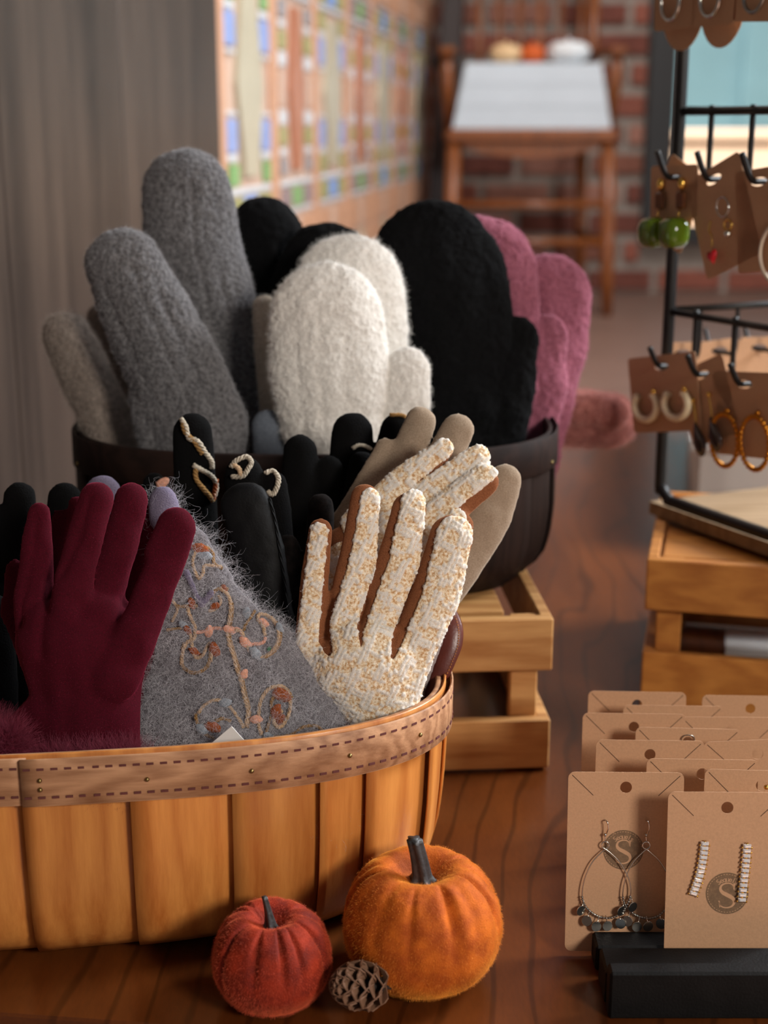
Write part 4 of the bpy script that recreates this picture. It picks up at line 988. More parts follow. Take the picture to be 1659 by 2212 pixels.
def serif_S(H):
    c = spline([(.26, .30), (.20, .44), (.02, .50), (-.20, .43), (-.27, .27), (-.18, .12), (.04, .0), (.24, -.13), (.29, -.30), (.18, -.45), (-.04, -.50), (-.24, -.43), (-.31, -.28)], 8)
    T = np.gradient(c, axis=0); T /= np.linalg.norm(T, axis=1)[:, None]; N = np.stack([-T[:, 1], T[:, 0]], 1)
    q = np.linspace(0, 1, len(c)); w = .022 + .058 * np.exp(-((q - .5) / .2) ** 2)
    V = np.vstack([c + N * w[:, None], c - N * w[:, None]]); n = len(c); F = [(i, i + 1, n + i + 1, n + i) for i in range(n - 1)]
    k = len(V); V = np.vstack([V, [(.235, .50), (.31, .46), (.285, .20), (.24, .28)], [(-.29, -.50), (-.24, -.46), (-.285, -.22), (-.34, -.22)]])
    F += [(k, k + 1, k + 2, k + 3), (k + 4, k + 5, k + 6, k + 7)]
    return np.hstack([V, np.zeros((len(V), 1))]) * H, F
def stamp(c, x, z, r, turn=0):
    o = bpy.data.objects.new('stamp', None)
    V, F = disc(r, .00004, 64); V = V + np.array([x, -.00027, z])
    st = obj('printed_stamp', (V, F), M_ink, c); 
    def put(n_, VF, y): V, F = VF; V = np.asarray(V) + np.array([x, 0, z]); return obj(n_, (V + np.array([0, y, 0]) * 0, F), M_unprint, st)
    S = serif_S(r * 1.18); obj('letter', (flat(S, -.00031)[0] + np.array([x, 0, z - r * .10]), S[1]), M_unprint, st)
    for r0, r1 in ((.90, .925),):
        seg = []
        for k in range(44):
            a0, a1 = 2 * PI * k / 44, 2 * PI * (k + .55) / 44
            seg.append((np.array([(r * q * math.cos(a), -.00031, r * q * math.sin(a)) for q, a in ((r0, a0), (r1, a0), (r1, a1), (r0, a1))]) + np.array([x, 0, z]), [(0, 1, 2, 3)]))
        tag(obj('dashed_ring', join(*seg), M_unprint, st), kind='stuff')
    word = 'Sequels'
    for i, chh in enumerate(word):
        a = math.radians(38 - 76 * i / (len(word) - 1)) + turn
        G = glyph(chh, r * .36); V = np.asarray(G[0]); ca, sa = math.cos(a), math.sin(a)
        X = V[:, 0] * ca - (V[:, 1] + r * .56) * sa; Z = V[:, 0] * sa + (V[:, 1] + r * .56) * ca
        obj('letter', (np.stack([X + x, np.full(len(X), -.00031), Z + z], 1), G[1]), M_unprint, st)
stamp(cards[0], -.0006, -.0402, .0103)
stamp(cards[1], .0012, -.0512, .0106)
def on_card(c, P):
    M = np.array(CARD_M[c.name]); P = np.atleast_2d(np.asarray(P, float)); return P @ M[:3, :3].T + M[:3, 3]
U = .000235
def hoop_earring(c, x0, label):
    base = on_card(c, [(x0, 0, -.0245)])[0]
    e = thing('hoop_earring', base, label, 'earring', 'silver hoop earrings on the front left card')
    def P(L, y=-.0022): return on_card(c, [(x0 + a * U, y - q, -.0245 - b * U) for a, b, q in [(p + (0,))[:3] if len(p) == 2 else p for p in L]])
    obj('ear_wire', tube(spline(P([(0, 2, -.002), (0, -1, .0006), (3, 4, .0014), (4, 16, .0012), (1, 28, .0004), (-1, 34, 0), (0, 44, 0)]), 6), .00036, 8), M_silver, e, True)
    V, F = ball(P([(-1, 31)])[0], .0009, 10, 7); obj('bead', (V, F), M_silver, e, True)
    obj('loop', tube(spline(P([(8 * math.cos(a), 54 + 8 * math.sin(a)) for a in np.linspace(0, 2 * PI, 12, endpoint=False)]), 2, True), .00035, 7, True), M_silver, e, True)
    LL = [(4, 60), (-8, 70), (-28, 93), (-43, 128), (-48, 166), (-40, 190), (-20, 208), (5, 216), (30, 210), (48, 190), (57, 160), (52, 128), (32, 92), (10, 70), (-4, 60)]
    W = spline(P(LL), 8); obj('hoop', tube(W, .00033, 7), M_silver, e, True)
    n = len(W); k0, k1 = int(n * .30), int(n * .70)
    beads = W[k0:k1]; d = np.concatenate([[0], np.cumsum(np.linalg.norm(np.diff(beads, axis=0), axis=1))]); nb_ = int(d[-1] / .0013)
    bm_ = mesh_of('bead', *ball((0, 0, 0), .00075, 8, 6, .8), M_dsilver, True)
    for i in range(nb_):
        p = np.array([np.interp(i / (nb_ - 1) * d[-1], d, beads[:, j]) for j in range(3)])
        piece('bead', bm_, e, p)
    dm = mesh_of('disc_charm', *disc(.0027, .0006, 20), M_silver, False)
    R = Euler((math.radians(-10), 0, 0)).to_matrix()
    for i, (fx, fz, tw) in enumerate(((-50, 199, .5), (-37, 221, -.4), (-16, 234, .15), (36, 226, -.3), (62, 190, .5), (8, 232, .2))):
        p = P([(fx, fz)], -.0028 - .0004 * (i % 2))[0]; q = piece('disc_charm', dm, e, p, (math.radians(-10) + tw * .35, 0, tw))
        a = P([(fx + (6 if fx < 0 else -4), fz - 22)], -.0022)[0]; obj('link', tube([a, (a + p) / 2 + (0, -.0004, 0), p + (0, 0, .0022)], .00028, 6), M_silver, e, True)
hoop_earring(cards[0], (1310 - 1353) * U, 'silver teardrop hoop earring with disc charms, left one of its pair')
hoop_earring(cards[0], (1398 - 1353) * U, 'silver teardrop hoop earring with disc charms, right one of its pair')
gz = NT('rhinestone'); gz.set(Base_Color=srgb((240, 238, 240)), Roughness=.06, Metallic=.25, Specular_IOR_Level=1.0, IOR=2.0)
def stone_mesh():
    w, h, d = .0041, .0020, .0013; a, b = w / 2, h / 2
    V = [(-a, 0, -b), (a, 0, -b), (a, 0, b), (-a, 0, b), (-a * .62, -d, -b * .3), (a * .62, -d, -b * .3), (a * .62, -d, b * .3), (-a * .62, -d, b * .3), (-a * .9, -d * .6, -b * .8), (a * .9, -d * .6, -b * .8), (a * .9, -d * .6, b * .8), (-a * .9, -d * .6, b * .8)]
    F = [(0, 1, 9, 8), (1, 2, 10, 9), (2, 3, 11, 10), (3, 0, 8, 11), (8, 9, 5, 4), (9, 10, 6, 5), (10, 11, 7, 6), (11, 8, 4, 7), (4, 5, 6, 7), (0, 3, 2, 1)]
    return mesh_of('stone', V, F, gz.m)
SM = stone_mesh(); PM = mesh_of('prong', *ball((0, 0, 0), .00055, 8, 6), M_gold, True)
def bar_earring(c, L, label):
    W = spline([((x - 1572) * U, -.0013, -(y - 1711) * U) for x, y in L], 10); d = np.concatenate([[0], np.cumsum(np.linalg.norm(np.diff(W, axis=0), axis=1))])
    e = thing('bar_earring', on_card(c, [W[0]])[0], label, 'earring', 'rhinestone bar earrings on the front right card')
    n = 12
    obj('setting', tube(on_card(c, W + np.array([0, .0006, 0])), .0010, 8), M_gold, e, True)
    for i in range(n):
        s = (i + .5) / n * d[-1]; p = np.array([np.interp(s, d, W[:, j]) for j in range(3)]); t = np.array([np.interp(s + 1e-4, d, W[:, j]) for j in range(3)]) - p
        an = math.atan2(-t[0], -t[2]); w = on_card(c, [p])[0]
        piece('stone', SM, e, w, (math.radians(-10) + random.uniform(-.12, .12), -an * -1 if False else an, random.uniform(-.1, .1)))
        for sx in (-.0023, .0023):
            pp = p + np.array([sx * math.cos(an), -.0002, -sx * math.sin(an) * -1 if False else -sx * math.sin(an)]); pp[2] -= .0009
            piece('prong', PM, e, on_card(c, [pp])[0])
bar_earring(cards[1], [(1526, 1815), (1523, 1850), (1516, 1890), (1503, 1932)], 'rhinestone bar earring with a bend, the left of the two')
bar_earring(cards[1], [(1615, 1819), (1613, 1860), (1610, 1900), (1607, 1946)], 'rhinestone bar earring hanging straight, the right of the two')
# ear wire and stud seen on rear cards
def small_wire(c, L, label, r=.0003, mat=None):
    o = obj('ear_hook', tube(spline(on_card(c, L), 6), r, 6), mat or M_silver, None, True); tag(o, label, 'earring')
small_wire(cards[8], [(-.0312, -.0012, .0006), (-.0310, -.0010, -.004), (-.0318, -.0012, -.010), (-.0330, -.0012, -.013)], 'thin dark ear wire in the third row from the back', .0003, M_dsilver)
small_wire(cards[6], [(-.004, -.001, -.007), (-.003, -.0012, -.0045), (0, -.0014, -.0035), (.003, -.0012, -.0045), (.0036, -.001, -.008)], 'wire loop earring at the hole of the middle card', .0003, M_dsilver)
V, F = ball(on_card(cards[2], [(.0022, -.0008, -.0085)])[0], .0013, 10, 8); tag(obj('stud_earring', (V, F), M_gold, None, True), 'tiny gold stud at the hole behind the rhinestone card', 'earring')

# black stand of slotted bars
M_blkw = plain('black_stained_wood', (15, 14, 14), .62, spec=.15, var=.35, scale=60, bump=.25, bs=700)
sd = thing('card_stand', (.18, .68, 0), 'black slotted wooden stand holding kraft earring cards', 'stand')
SX0, SX1 = .1065, .26
obj('base_plate', box(.20, .70, .003, .115, .20, .006, .001), M_blkw, sd)
obj('lip', box((SX0 + SX1) / 2, .5902, .0126, SX1 - SX0, .0095, .0252, .0012), M_blkw, sd)
Ys = [.5972] + [c - .0005 for c in (.6225, .6435, .672, .700, .728, .755, .779)] + [.80]
for i, (y0, y1) in enumerate(zip(Ys, Ys[1:])):
    g0 = .0 if i == 0 else .0035; xa = (SX0, SX0 - .0005, .120, .124, .128, .132, .136, .14)[i]; zt = (.0180, .0140)[min(i, 1)]
    obj('bar', box((xa + SX1) / 2, (y0 + g0 + y1 - .003) / 2, zt / 2, SX1 - xa, y1 - .003 - y0 - g0, zt, .0012), M_blkw, sd)

# ================================================================== black wire earring rack on a board
M_blk_metal = plain('black_metal', (16, 16, 17), .42, .3, var=.2)
RC = np.array([.2135, 1.062, .0])                                        # foot of the corner post
DF = np.array([.485, -.875, 0]); DF /= np.linalg.norm(DF)                # front face, towards the viewer
DR = np.array([.92, .39, 0]); DR /= np.linalg.norm(DR)                   # other face, away to the right
NF = np.array([-.875, -.485, 0]) / np.linalg.norm([-.875, -.485])        # out of the front face
NR = np.array([.39, -.92, 0]) / np.linalg.norm([.39, -.92]) * -1
ZB = .1335
rack = thing('earring_rack', (RC[0], RC[1], ZB), 'black wire rack hung with earring cards on a wooden board', 'rack')
board = thing('rack_board', (RC[0] + .1, RC[1] - .02, .115), 'thin wooden board lying askew on the amber crate under the rack', 'board')
Bc = RC - DF * .014 + DR * .002
V = []
for z in (.1152, .1252):
    for a, b in ((0, 0), (.27, 0), (.27, .23), (0, .23)): V.append(Bc + DF * a + DR * b + (0, 0, z))
M_board = wood('greyed_board', (164, 138, 106), (124, 98, 70), 'X', 1.2, .55, .0, .1, .12, .4)
obj('panel', (V, [(0, 1, 2, 3), (4, 7, 6, 5), (0, 4, 5, 1), (1, 5, 6, 2), (2, 6, 7, 3), (3, 7, 4, 0)]), M_board, board)
V2 = [v + np.array([0, 0, .0101]) + (DF + DR) * .012 * np.array(s_) for v, s_ in zip(V[:4], (1, 1, 1, 1))]
zb = ZB - .003
def P3(f, r, z): return RC + DF * f + DR * r + np.array([0, 0, z])
# corner post bends into the foot bars
post = [P3(0, 0, .66), P3(0, 0, .30), P3(0, 0, .150), P3(.003, 0, .1395), P3(.012, 0, .1325), P3(.03, 0, .1315), P3(.24, 0, .1315)]
obj('post', tube(spline(post, 6), .0045, 12), M_blk_metal, rack, True)
obj('foot_bar', tube([P3(.24, 0, .1315), P3(.24, .2, .1315), P3(.005, .2, .1315)], .0045, 10), M_blk_metal, rack, True)
obj('post', tube([P3(.24, 0, .131), P3(.24, 0, .66)], .0045, 10), M_blk_metal, rack, True)
obj('post', tube([P3(.005, .2, .131), P3(.005, .2, .66)], .0045, 10), M_blk_metal, rack, True)
HK = {}
for lev, z in (('top', .566), ('mid', .4195), ('low', .2755)):
    obj('rail', tube([P3(0, 0, z), P3(.24, 0, z)], .0030 if lev != 'low' else .0027, 10), M_blk_metal, rack, True)
    obj('rail', tube([P3(0, 0, z + .001), P3(0, .2, z + .001)], .0026, 10), M_blk_metal, rack, True)
def wire_hook(f, z, drop, reach, tip, lev, i):
    A = P3(f, 0, z + .004)
    L = [A, P3(f, 0, z - drop + .010), P3(f, 0, z - drop + .004), P3(f, 0, z - drop) + NF * .004, P3(f, 0, z - drop + .001) + NF * reach * .6, P3(f, 0, z - drop + .003) + NF * reach * .85, P3(f, 0, z - drop + tip) + NF * reach * 1.05]
    h = obj('hook', tube(spline(L, 6), .0021, 8), M_blk_metal, rack, True); HK[(lev, i)] = np.array(L[4])
for i, f in enumerate((.034, .075, .118, .16)):
    wire_hook(f, .4195, .046, .045, .019, 'mid', i); wire_hook(f - .004, .2755, .036, .040, .016, 'low', i); wire_hook(f - .01, .566, .04, .045, .015, 'top', i)
for i, r in enumerate((.028, .062, .1)):
    L = [P3(0, r, .2785), P3(0, r, .243), P3(0, r, .239) + NR * .01, P3(0, r, .2395) + NR * .03, P3(0, r, .254) + NR * .04]
    obj('hook', tube(spline(L, 6), .0017, 8), M_blk_metal, rack, True)
CD = Matrix((tuple(-DF * -1), tuple(-NF), (0, 0, 1))).transposed()       # card frame: x along the face, y into the rack, z up
def rack_card(P, roll, w, h, label, push=0.0, mat=None, slot=True, rb=0, back=False, yaw=0):
    o = bpy.data.objects.new('earring_card', card_mesh(w, h, False, ('r', w, h, slot, rb), slot, rb)); P = np.array(P) + NF * push
    R = CD.to_4x4() @ Matrix.Rotation(yaw, 4, 'Z') @ Matrix.Rotation(math.radians(roll), 4, 'Y')
    if back: R = Matrix((tuple(DR), tuple(-NR), (0, 0, 1))).transposed().to_4x4() @ Matrix.Rotation(math.radians(roll), 4, 'Y')
    off = R @ Vector((0, 0, .0085)); M = Matrix.Translation(Vector(P) + off) @ R
    link(o, None, tuple(M.translation)); o.rotation_euler = M.to_euler(); tag(o, label, 'card', 'earring cards on the black rack'); CARD_M[o.name] = M; return o
def dangle(c, L, r, name, mat, label, closed=False, n=8, sm=6, extra=None):
    P = on_card(c, L); P = spline(P, sm, closed)
    e = thing(name, P[0], label, 'earring'); obj('loop', tube(P, r, n, closed), mat, e, True)
    if extra: extra(e)
    return e
def circ(cx, cz, rx, rz, y=-.003, n=14, a0=0.0, a1=2 * PI, closed=True):
    return [(cx + rx * math.cos(a), y, cz + rz * math.sin(a)) for a in np.linspace(a0, a1, n, endpoint=not closed)]
# middle row
m0, m1, m2 = HK[('mid', 0)], HK[('mid', 1)], HK[('mid', 2)]
c = rack_card(m0, 24, .042, .058, 'tan card hanging crooked behind the green bead earrings', -.006)
c0 = rack_card(m0, -3, .050, .036, 'short dark card with gold studs and green beads on the rack', .004)
M_greeng = NT('green_glass'); M_greeng.set(Base_Color=srgb((92, 116, 26)), Roughness=.08, Transmission_Weight=.35, IOR=1.5)
M_amber = plain('amber_resin', (104, 58, 22), .25, var=.3, scale=200)
for sg, w_ in ((-1, 'left'), (1, 'right')):
    x = sg * .0112
    e = thing('bead_earring', on_card(c0, [(x, -.003, -.016)])[0], 'gold stud earring with amber square and green glass bead, ' + w_ + ' of the pair', 'earring')
    V, F = ball(on_card(c0, [(x, -.0025, -.013)])[0], .0030, 10, 8, 1.5); obj('stud', (V, F), M_gold, e, True)
    V, F = box(0, 0, 0, .010, .003, .012, .0015); obj('amber_square', (on_card(c0, V + np.array([x, -.003, -.024])), F), M_amber, e)
    V, F = ball((0, 0, 0), .0098, 18, 12, 1.12); V = np.sign(V) * np.abs(V / .0098) ** .7 * .0098
    obj('glass_bead', (on_card(c0, V + np.array([x, -.009, -.046])), F), M_greeng.m, e, True)
    obj('link', tube(on_card(c0, [(x, -.003, -.029), (x, -.006, -.037)]), .0006, 6), M_gold, e, True)
c1 = rack_card(m1, -24, .056, .070, 'large tan card hung at a slant with ring and heart earrings', .004)
def rings(e):
    obj('ring', tube(spline(on_card(c1, circ(.006, -.043, .0035, .0035)), 4, True), .0008, 7, True), M_gold, e, True)
    V, F = ball(on_card(c1, [(.006, -.005, -.049)])[0], .0026, 12, 8); obj('crystal', (V, F), M_silver, e, True)
dangle(c1, circ(.005, -.030, .0058, .0065), .0006, 'ring_earring', M_silver, 'silver ring earring with crystal drop on the slanted card', True, extra=rings)
def heart_mesh(s):
    a = np.linspace(0, 2 * PI, 28, endpoint=False); x = 16 * np.sin(a) ** 3 / 17; z = (13 * np.cos(a) - 5 * np.cos(2 * a) - 2 * np.cos(3 * a) - np.cos(4 * a)) / 17
    V = [(0, -.4, 0), (0, .4, 0)] + [(p * .6, -.32, q * .6) for p, q in zip(x, z)] + [(p, 0, q) for p, q in zip(x, z)] + [(p * .6, .32, q * .6) for p, q in zip(x, z)]
    F = [(0, 2 + i, 2 + (i + 1) % 28) for i in range(28)] + [(2 + k * 28 + i, 30 + k * 28 + i, 30 + k * 28 + (i + 1) % 28, 2 + k * 28 + (i + 1) % 28) for k in (0, 1) for i in range(28)] + [(1, 58 + (i + 1) % 28, 58 + i) for i in range(28)]
    return np.array(V) * s, F
def heart(e):
    V, F = heart_mesh(.0058); obj('heart', (on_card(c1, V + np.array([-.012, -.006, -.058])), F), plain('red_enamel', (176, 14, 28), .2), e, True)
dangle(c1, [(-.010, -.002, -.034), (-.011, -.004, -.040), (-.0095, -.0045, -.046), (-.0115, -.005, -.052)], .0006, 'heart_earring', M_gold, 'chain earring with red heart on the slanted card', False, extra=heart)
c2 = rack_card(m2, -8, .044, .066, 'tan card cut by the right frame edge, middle row of the rack', .004)
dangle(c2, circ(.024, -.056, .022, .021), .0013, 'large_hoop_earring', plain('pale_resin', (206, 190, 170), .4), 'large pale hoop earring below the card at the right frame edge', True)
# lower row
l0, l1, l2 = HK[('low', 0)], HK[('low', 1)], HK[('low', 2)]
c3 = rack_card(l0, -12, .076, .056, 'tan card with cream open hoops, lowest left on the rack', .006)
M_cream = plain('cream_resin', (222, 204, 170), .35, var=.08)
for x, w_ in ((-.017, 'left'), (.017, 'right')):
    def stud(e, x=x):
        V, F = ball(on_card(c3, [(x + .0115, -.005, -.026)])[0], .0022, 10, 8); obj('gold_ball', (V, F), M_gold, e, True)
    dangle(c3, circ(x, -.036, .0128, .0102, -.004, 16, math.radians(-230), math.radians(50), False), .0029, 'open_hoop_earring', M_cream, 'thick cream open hoop earring, ' + w_ + ' one on the lowest left card', False, 10, extra=stud)
c4 = rack_card(l1, -24, .050, .056, 'darker slanted card with smoky drop earrings, lower row', .004)
M_smoke = NT('smoky_glass'); M_smoke.set(Base_Color=srgb((58, 44, 38)), Roughness=.1, Metallic=.2, Specular_IOR_Level=.9)
for x, w_ in ((-.011, 'left'), (.006, 'right')):
    def drop(e, x=x):
        V, F = ball((0, 0, 0), .0055, 16, 12, 2.3); V = V * np.array([1, .5, 1]); V[:, 0] *= np.clip(1 - V[:, 2] / .016, .25, 1.2)
        obj('drop', (on_card(c4, V + np.array([x, -.006, -.052])), F), M_smoke.m, e, True)
        V, F = ball(on_card(c4, [(x, -.003, -.024)])[0], .002, 10, 8); obj('stud', (V, F), M_gold, e, True)
    dangle(c4, [(x, -.003, -.024), (x, -.004, -.034), (x, -.005, -.041)], .0007, 'drop_earring', M_gold, 'long smoky teardrop earring, ' + w_ + ' one on the darker slanted card', False, extra=drop)
c5 = rack_card(l2, -7, .062, .058, 'tan card with twisted gold hoops at the right frame edge', .004)
for x, w_ in ((-.0145, 'left'), (.015, 'right')):
    L = circ(x, -.047, .0135, .0180, -.006, 150); P = on_card(c5, L); e = thing('twisted_hoop_earring', P[37], 'twisted gold hoop earring, ' + w_ + ' one on the card at the frame edge', 'earring')
    rr = .0016 * (1 + .30 * np.sin(np.arange(150) * 2 * PI / 5)); obj('hoop', tube(P, rr, 8, True), M_goldd, e, True)
    V, F = ball(on_card(c5, [(x, -.003, -.027)])[0], .002, 10, 8); obj('stud', (V, F), M_goldd, e, True)
for i, r in enumerate((.028, .062, .1)):
    rack_card(P3(0, r, .2395) + NR * .02, (2, -3, 2)[i], .038, .045, ('tan card seen from behind on the rear side of the rack, left one', 'tan card seen from behind on the rear side of the rack, middle one', 'tan card seen from behind on the rear side of the rack, right one')[i], back=True)
# top row
t0, t1, t2 = HK[('top', 0)], HK[('top', 1)], HK[('top', 2)]
tops = [(t0, -2, 'dark card with a silver hoop at the very top left of the rack'), (t1, 0, 'card with a wide silver hoop at the top of the rack'), (t2, 3, 'card with a beaded loop at the top right of the rack')]
for i, (p, rl, lb) in enumerate(tops):
    c = rack_card(p, rl, .042, .062, lb, .004)
    zc_ = -.044; e = dangle(c, circ(.0, zc_, .0095, .0125, -.004), .0014, 'hoop_earring', (M_silver, M_silver, M_dsilver)[i], ('polished silver hoop on the top left rack card', 'wide silver hoop on the middle top rack card', 'beaded dark silver loop on the top right rack card')[i], True)
    if i < 2: rack_card(p + np.array([0, 0, -.004]), rl + 4, .044, .072, ('round ended card hanging lowest behind the top left card of the rack', 'round ended card hanging lowest behind the top middle card of the rack')[i], -.006, slot=True, rb=1)

# ================================================================== velvet pumpkins and pine cone
def velvet(name, c, c2, hi):
    s = NT(name); v = s.coords(); f = s.noise(v, 90, 4, .6); g = s.noise(v, 1400, 3)
    s.set(Base_Color=s.mix(s.ramp(f, [(.38, (0, 0, 0, 1)), (.66, (1, 1, 1, 1))]), srgb(c2), srgb(c)), Roughness=.75, Specular_IOR_Level=.25, Sheen_Weight=1.0, Sheen_Roughness=.28, Sheen_Tint=srgb(hi))
    s.bump(s.math('ADD', g, s.math('MULTIPLY', f, 1.5)), .5, .0008); return s.m
def pumpkin(label, c, R, Hh, mat, pile, creases, stem, seed, tilt=0.0):
    t = thing('velvet_pumpkin', (c[0], c[1], 0), label, 'pumpkin')
    nu, nv = 200, 70; V = np.zeros((nu, nv, 3))
    for i in range(nu):
        p = 2 * PI * i / nu; rib = 0; 
        for a, dpt, w in creases:
            d = (p - a + PI) % (2 * PI) - PI; rib += dpt * math.exp(-(d / w) ** 2) * 1.0
        for j in range(nv):
            th = PI * j / (nv - 1); up = (1 - math.cos(th)) / 2                      # 0 bottom .. 1 top
            s = math.sin(th) ** .72; fade = min(1, max(0, (up - .3) / .6)) ** 1.5 * (1 if up < .97 else .6)
            r = R * s * (1 - rib * fade * .9 - .05 * rib * (up < .25))
            r = r * (1 + .02 * math.sin(3 * p + seed) * s)
            z = Hh * (-math.cos(th)) * (1 if th < PI / 2 else 1)
            dimple = math.exp(-(s / .36) ** 2) if th > PI / 2 else .55 * math.exp(-(s / .5) ** 2) * 0
            z = z - dimple * Hh * .42 - (rib * fade * .10 * Hh)
            if th < PI / 2: z = max(z, -Hh * .93 + .0003 * s)
            V[i, j] = (r * math.cos(p), r * math.sin(p), z)
    W = V.reshape(-1, 3); W[:, 2] -= W[:, 2].min(); W = W + noise3(W, 160, seed)[:, None] * W / (np.linalg.norm(W, axis=1)[:, None] + 1e-6) * .0006
    W[:, 2] -= W[:, 2].min()
    ztop = W.reshape(nu, nv, 3)[:, -1, 2].mean()
    W = W + np.array([c[0], c[1], 0.0]); F = grid_faces(nu, nv, True)
    body = obj('body', (W, F), mat, t, True)
    s = Soft(); s.o = body; s.W = W; s.F = np.array(F)
    n = np.cross(W[s.F[:, 2]] - W[s.F[:, 0]], W[s.F[:, 3]] - W[s.F[:, 1]]); N = np.zeros_like(W)
    for q in range(4): np.add.at(N, s.F[:, q], n)
    N /= np.linalg.norm(N, axis=1)[:, None] + 1e-12
    if ((W - W.mean(0)) * N).sum() < 0: N = -N
    s.N = N; hair('velvet_pile', s, 16000, .0013, pile, .000045, .5, comb=(0, 0, -.3), seed=seed)
    # stem: ridged, flared foot, leaning
    hs, r0, r1, lean, nr, foot = stem; m = 14; V = []
    for k in range(m):
        q = k / (m - 1); cx, cy = lean[0] * q ** 1.6, lean[1] * q ** 1.6
        rr = r1 + (r0 - r1) * (1 - q) ** 2.0 + foot * math.exp(-(q / .11) ** 2)
        for i in range(30):
            a = 2 * PI * i / 30; e = 1 + (.16 + .22 * math.exp(-(q / .15) ** 2)) * math.cos(nr * a + q * .9)
            V.append((c[0] + cx + rr * e * math.cos(a), c[1] + cy + rr * e * math.sin(a), ztop - .001 + hs * q))
    F = [(k * 30 + i, k * 30 + (i + 1) % 30, (k + 1) * 30 + (i + 1) % 30, (k + 1) * 30 + i) for k in range(m - 1) for i in range(30)] + [tuple((m - 1) * 30 + i for i in range(30)), tuple(range(29, -1, -1))]
    obj('stem', (V, F), M_stem, t, True); return t
M_stem = plain('charcoal_stem', (48, 46, 46), .5, var=.35, scale=180, bump=.4, bs=500)
M_vo = velvet('orange_velvet', (196, 98, 22), (156, 68, 10), (255, 176, 70)); M_vr = velvet('rust_velvet', (152, 44, 17), (106, 25, 10), (255, 130, 84))
rg = random.Random(5)
cr = [(a + rg.uniform(-.12, .12), rg.choice((.03, .06, .10, .16, .18)), rg.uniform(.04, .10)) for a in np.linspace(0, 2 * PI, 15, endpoint=False)]
pumpkin('orange velvet pumpkin with a black stem, the larger one by the basket', (.0187, .622), .0392, .0335, M_vo, plain('orange_pile', (232, 142, 44), .6, var=.2), cr, (.0262, .0052, .0036, (-.004, -.001), 5, .0052), 3)
cr = [(a + rg.uniform(-.15, .15), rg.choice((.06, .12, .18, .2)), rg.uniform(.05, .10)) for a in np.linspace(.2, 2 * PI + .2, 12, endpoint=False)]
pumpkin('rust red velvet pumpkin with a thin stem, the smaller one by the basket', (-.0542, .603), .0285, .0250, M_vr, plain('rust_pile', (206, 84, 48), .6, var=.25), cr, (.0185, .0034, .0013, (-.0028, 0), 4, .0012), 9)

# pine cone lying on its side, tip towards the upper left
pc = thing('pine_cone', (-.0115, .588, 0), 'small open brown pine cone lying between the two velvet pumpkins', 'pine cone')
M_scale = plain('cone_scale', (122, 88, 66), .6, var=.35, scale=220, bump=.3, bs=900)
M_core = plain('cone_core', (40, 28, 22), .8)
A0 = np.array([-.0004, .5905, .0148]); ax_ = np.array([-.80, -.40, .30]); ax_ /= np.linalg.norm(ax_)
e1 = np.cross(ax_, [0, 0, 1]); e1 /= np.linalg.norm(e1); e2 = np.cross(ax_, e1)
LC = .0275
core = A0 + ax_ * np.linspace(0, LC * .95, 9)[:, None]
obj('core', tube(core, [.002, .005, .0062, .0064, .006, .0052, .0042, .003, .0012], 10), M_core, pc, True)
obj('stalk', tube([A0 - ax_ * .0045, A0 - ax_ * .001, A0 + ax_ * .002], .0014, 8), M_core, pc, True)
def scale_mesh():
    V = []; pr = [(0, .16), (.35, .40), (.7, .68), (.92, .60), (1.02, .30)]
    for lay in (0, 1):
        for u, w in pr:
            for q in (-1, -.5, 0, .5, 1):
                z = .16 * u * u - .22 * q * q * w - (.05 if lay else 0)
                V.append((u - .05 * q * q, q * w, z))
    n = len(pr) * 5; F = []
    for i in range(len(pr) - 1):
        for j in range(4):
            a = i * 5 + j; F += [(a, a + 5, a + 6, a + 1), (n + a, n + a + 1, n + a + 6, n + a + 5)]
    for i in range(len(pr) - 1):
        F += [(i * 5, n + i * 5, n + i * 5 + 5, i * 5 + 5), (i * 5 + 4, i * 5 + 9, n + i * 5 + 9, n + i * 5 + 4)]
    k = (len(pr) - 1) * 5
    F += [(k + j, n + k + j, n + k + j + 1, k + j + 1) for j in range(4)] + [(j, j + 1, n + j + 1, n + j) for j in range(4)]
    return mesh_of('scale', np.array(V), F, M_scale, False)
SMs = scale_mesh(); NSC = 58
for i in range(NSC):
    q = (i + .5) / NSC; an = i * 2.39996
    pos = A0 + ax_ * (LC * (-.02 + .90 * q)); ra = math.sin(PI * min(1, .20 + .76 * q)) ** .7
    d = e1 * math.cos(an) + e2 * math.sin(an); el = math.radians(20 + 62 * q)
    out = d * math.cos(el) + ax_ * math.sin(el)
    ln = .0160 * ra * (1 - .18 * q); sd_ = np.cross(ax_, d); sd_ /= np.linalg.norm(sd_); nn = np.cross(out, sd_)
    if nn.dot(ax_) < 0: sd_ = -sd_; nn = -nn
    M = np.eye(4); M[:3, 0] = out; M[:3, 1] = sd_; M[:3, 2] = nn
    o = piece('scale', SMs, pc, pos); o.rotation_euler = Matrix(M[:3, :3].tolist()).to_euler(); o.scale = (ln, ln * .62 * (1 - .3 * q) + .0012, ln)

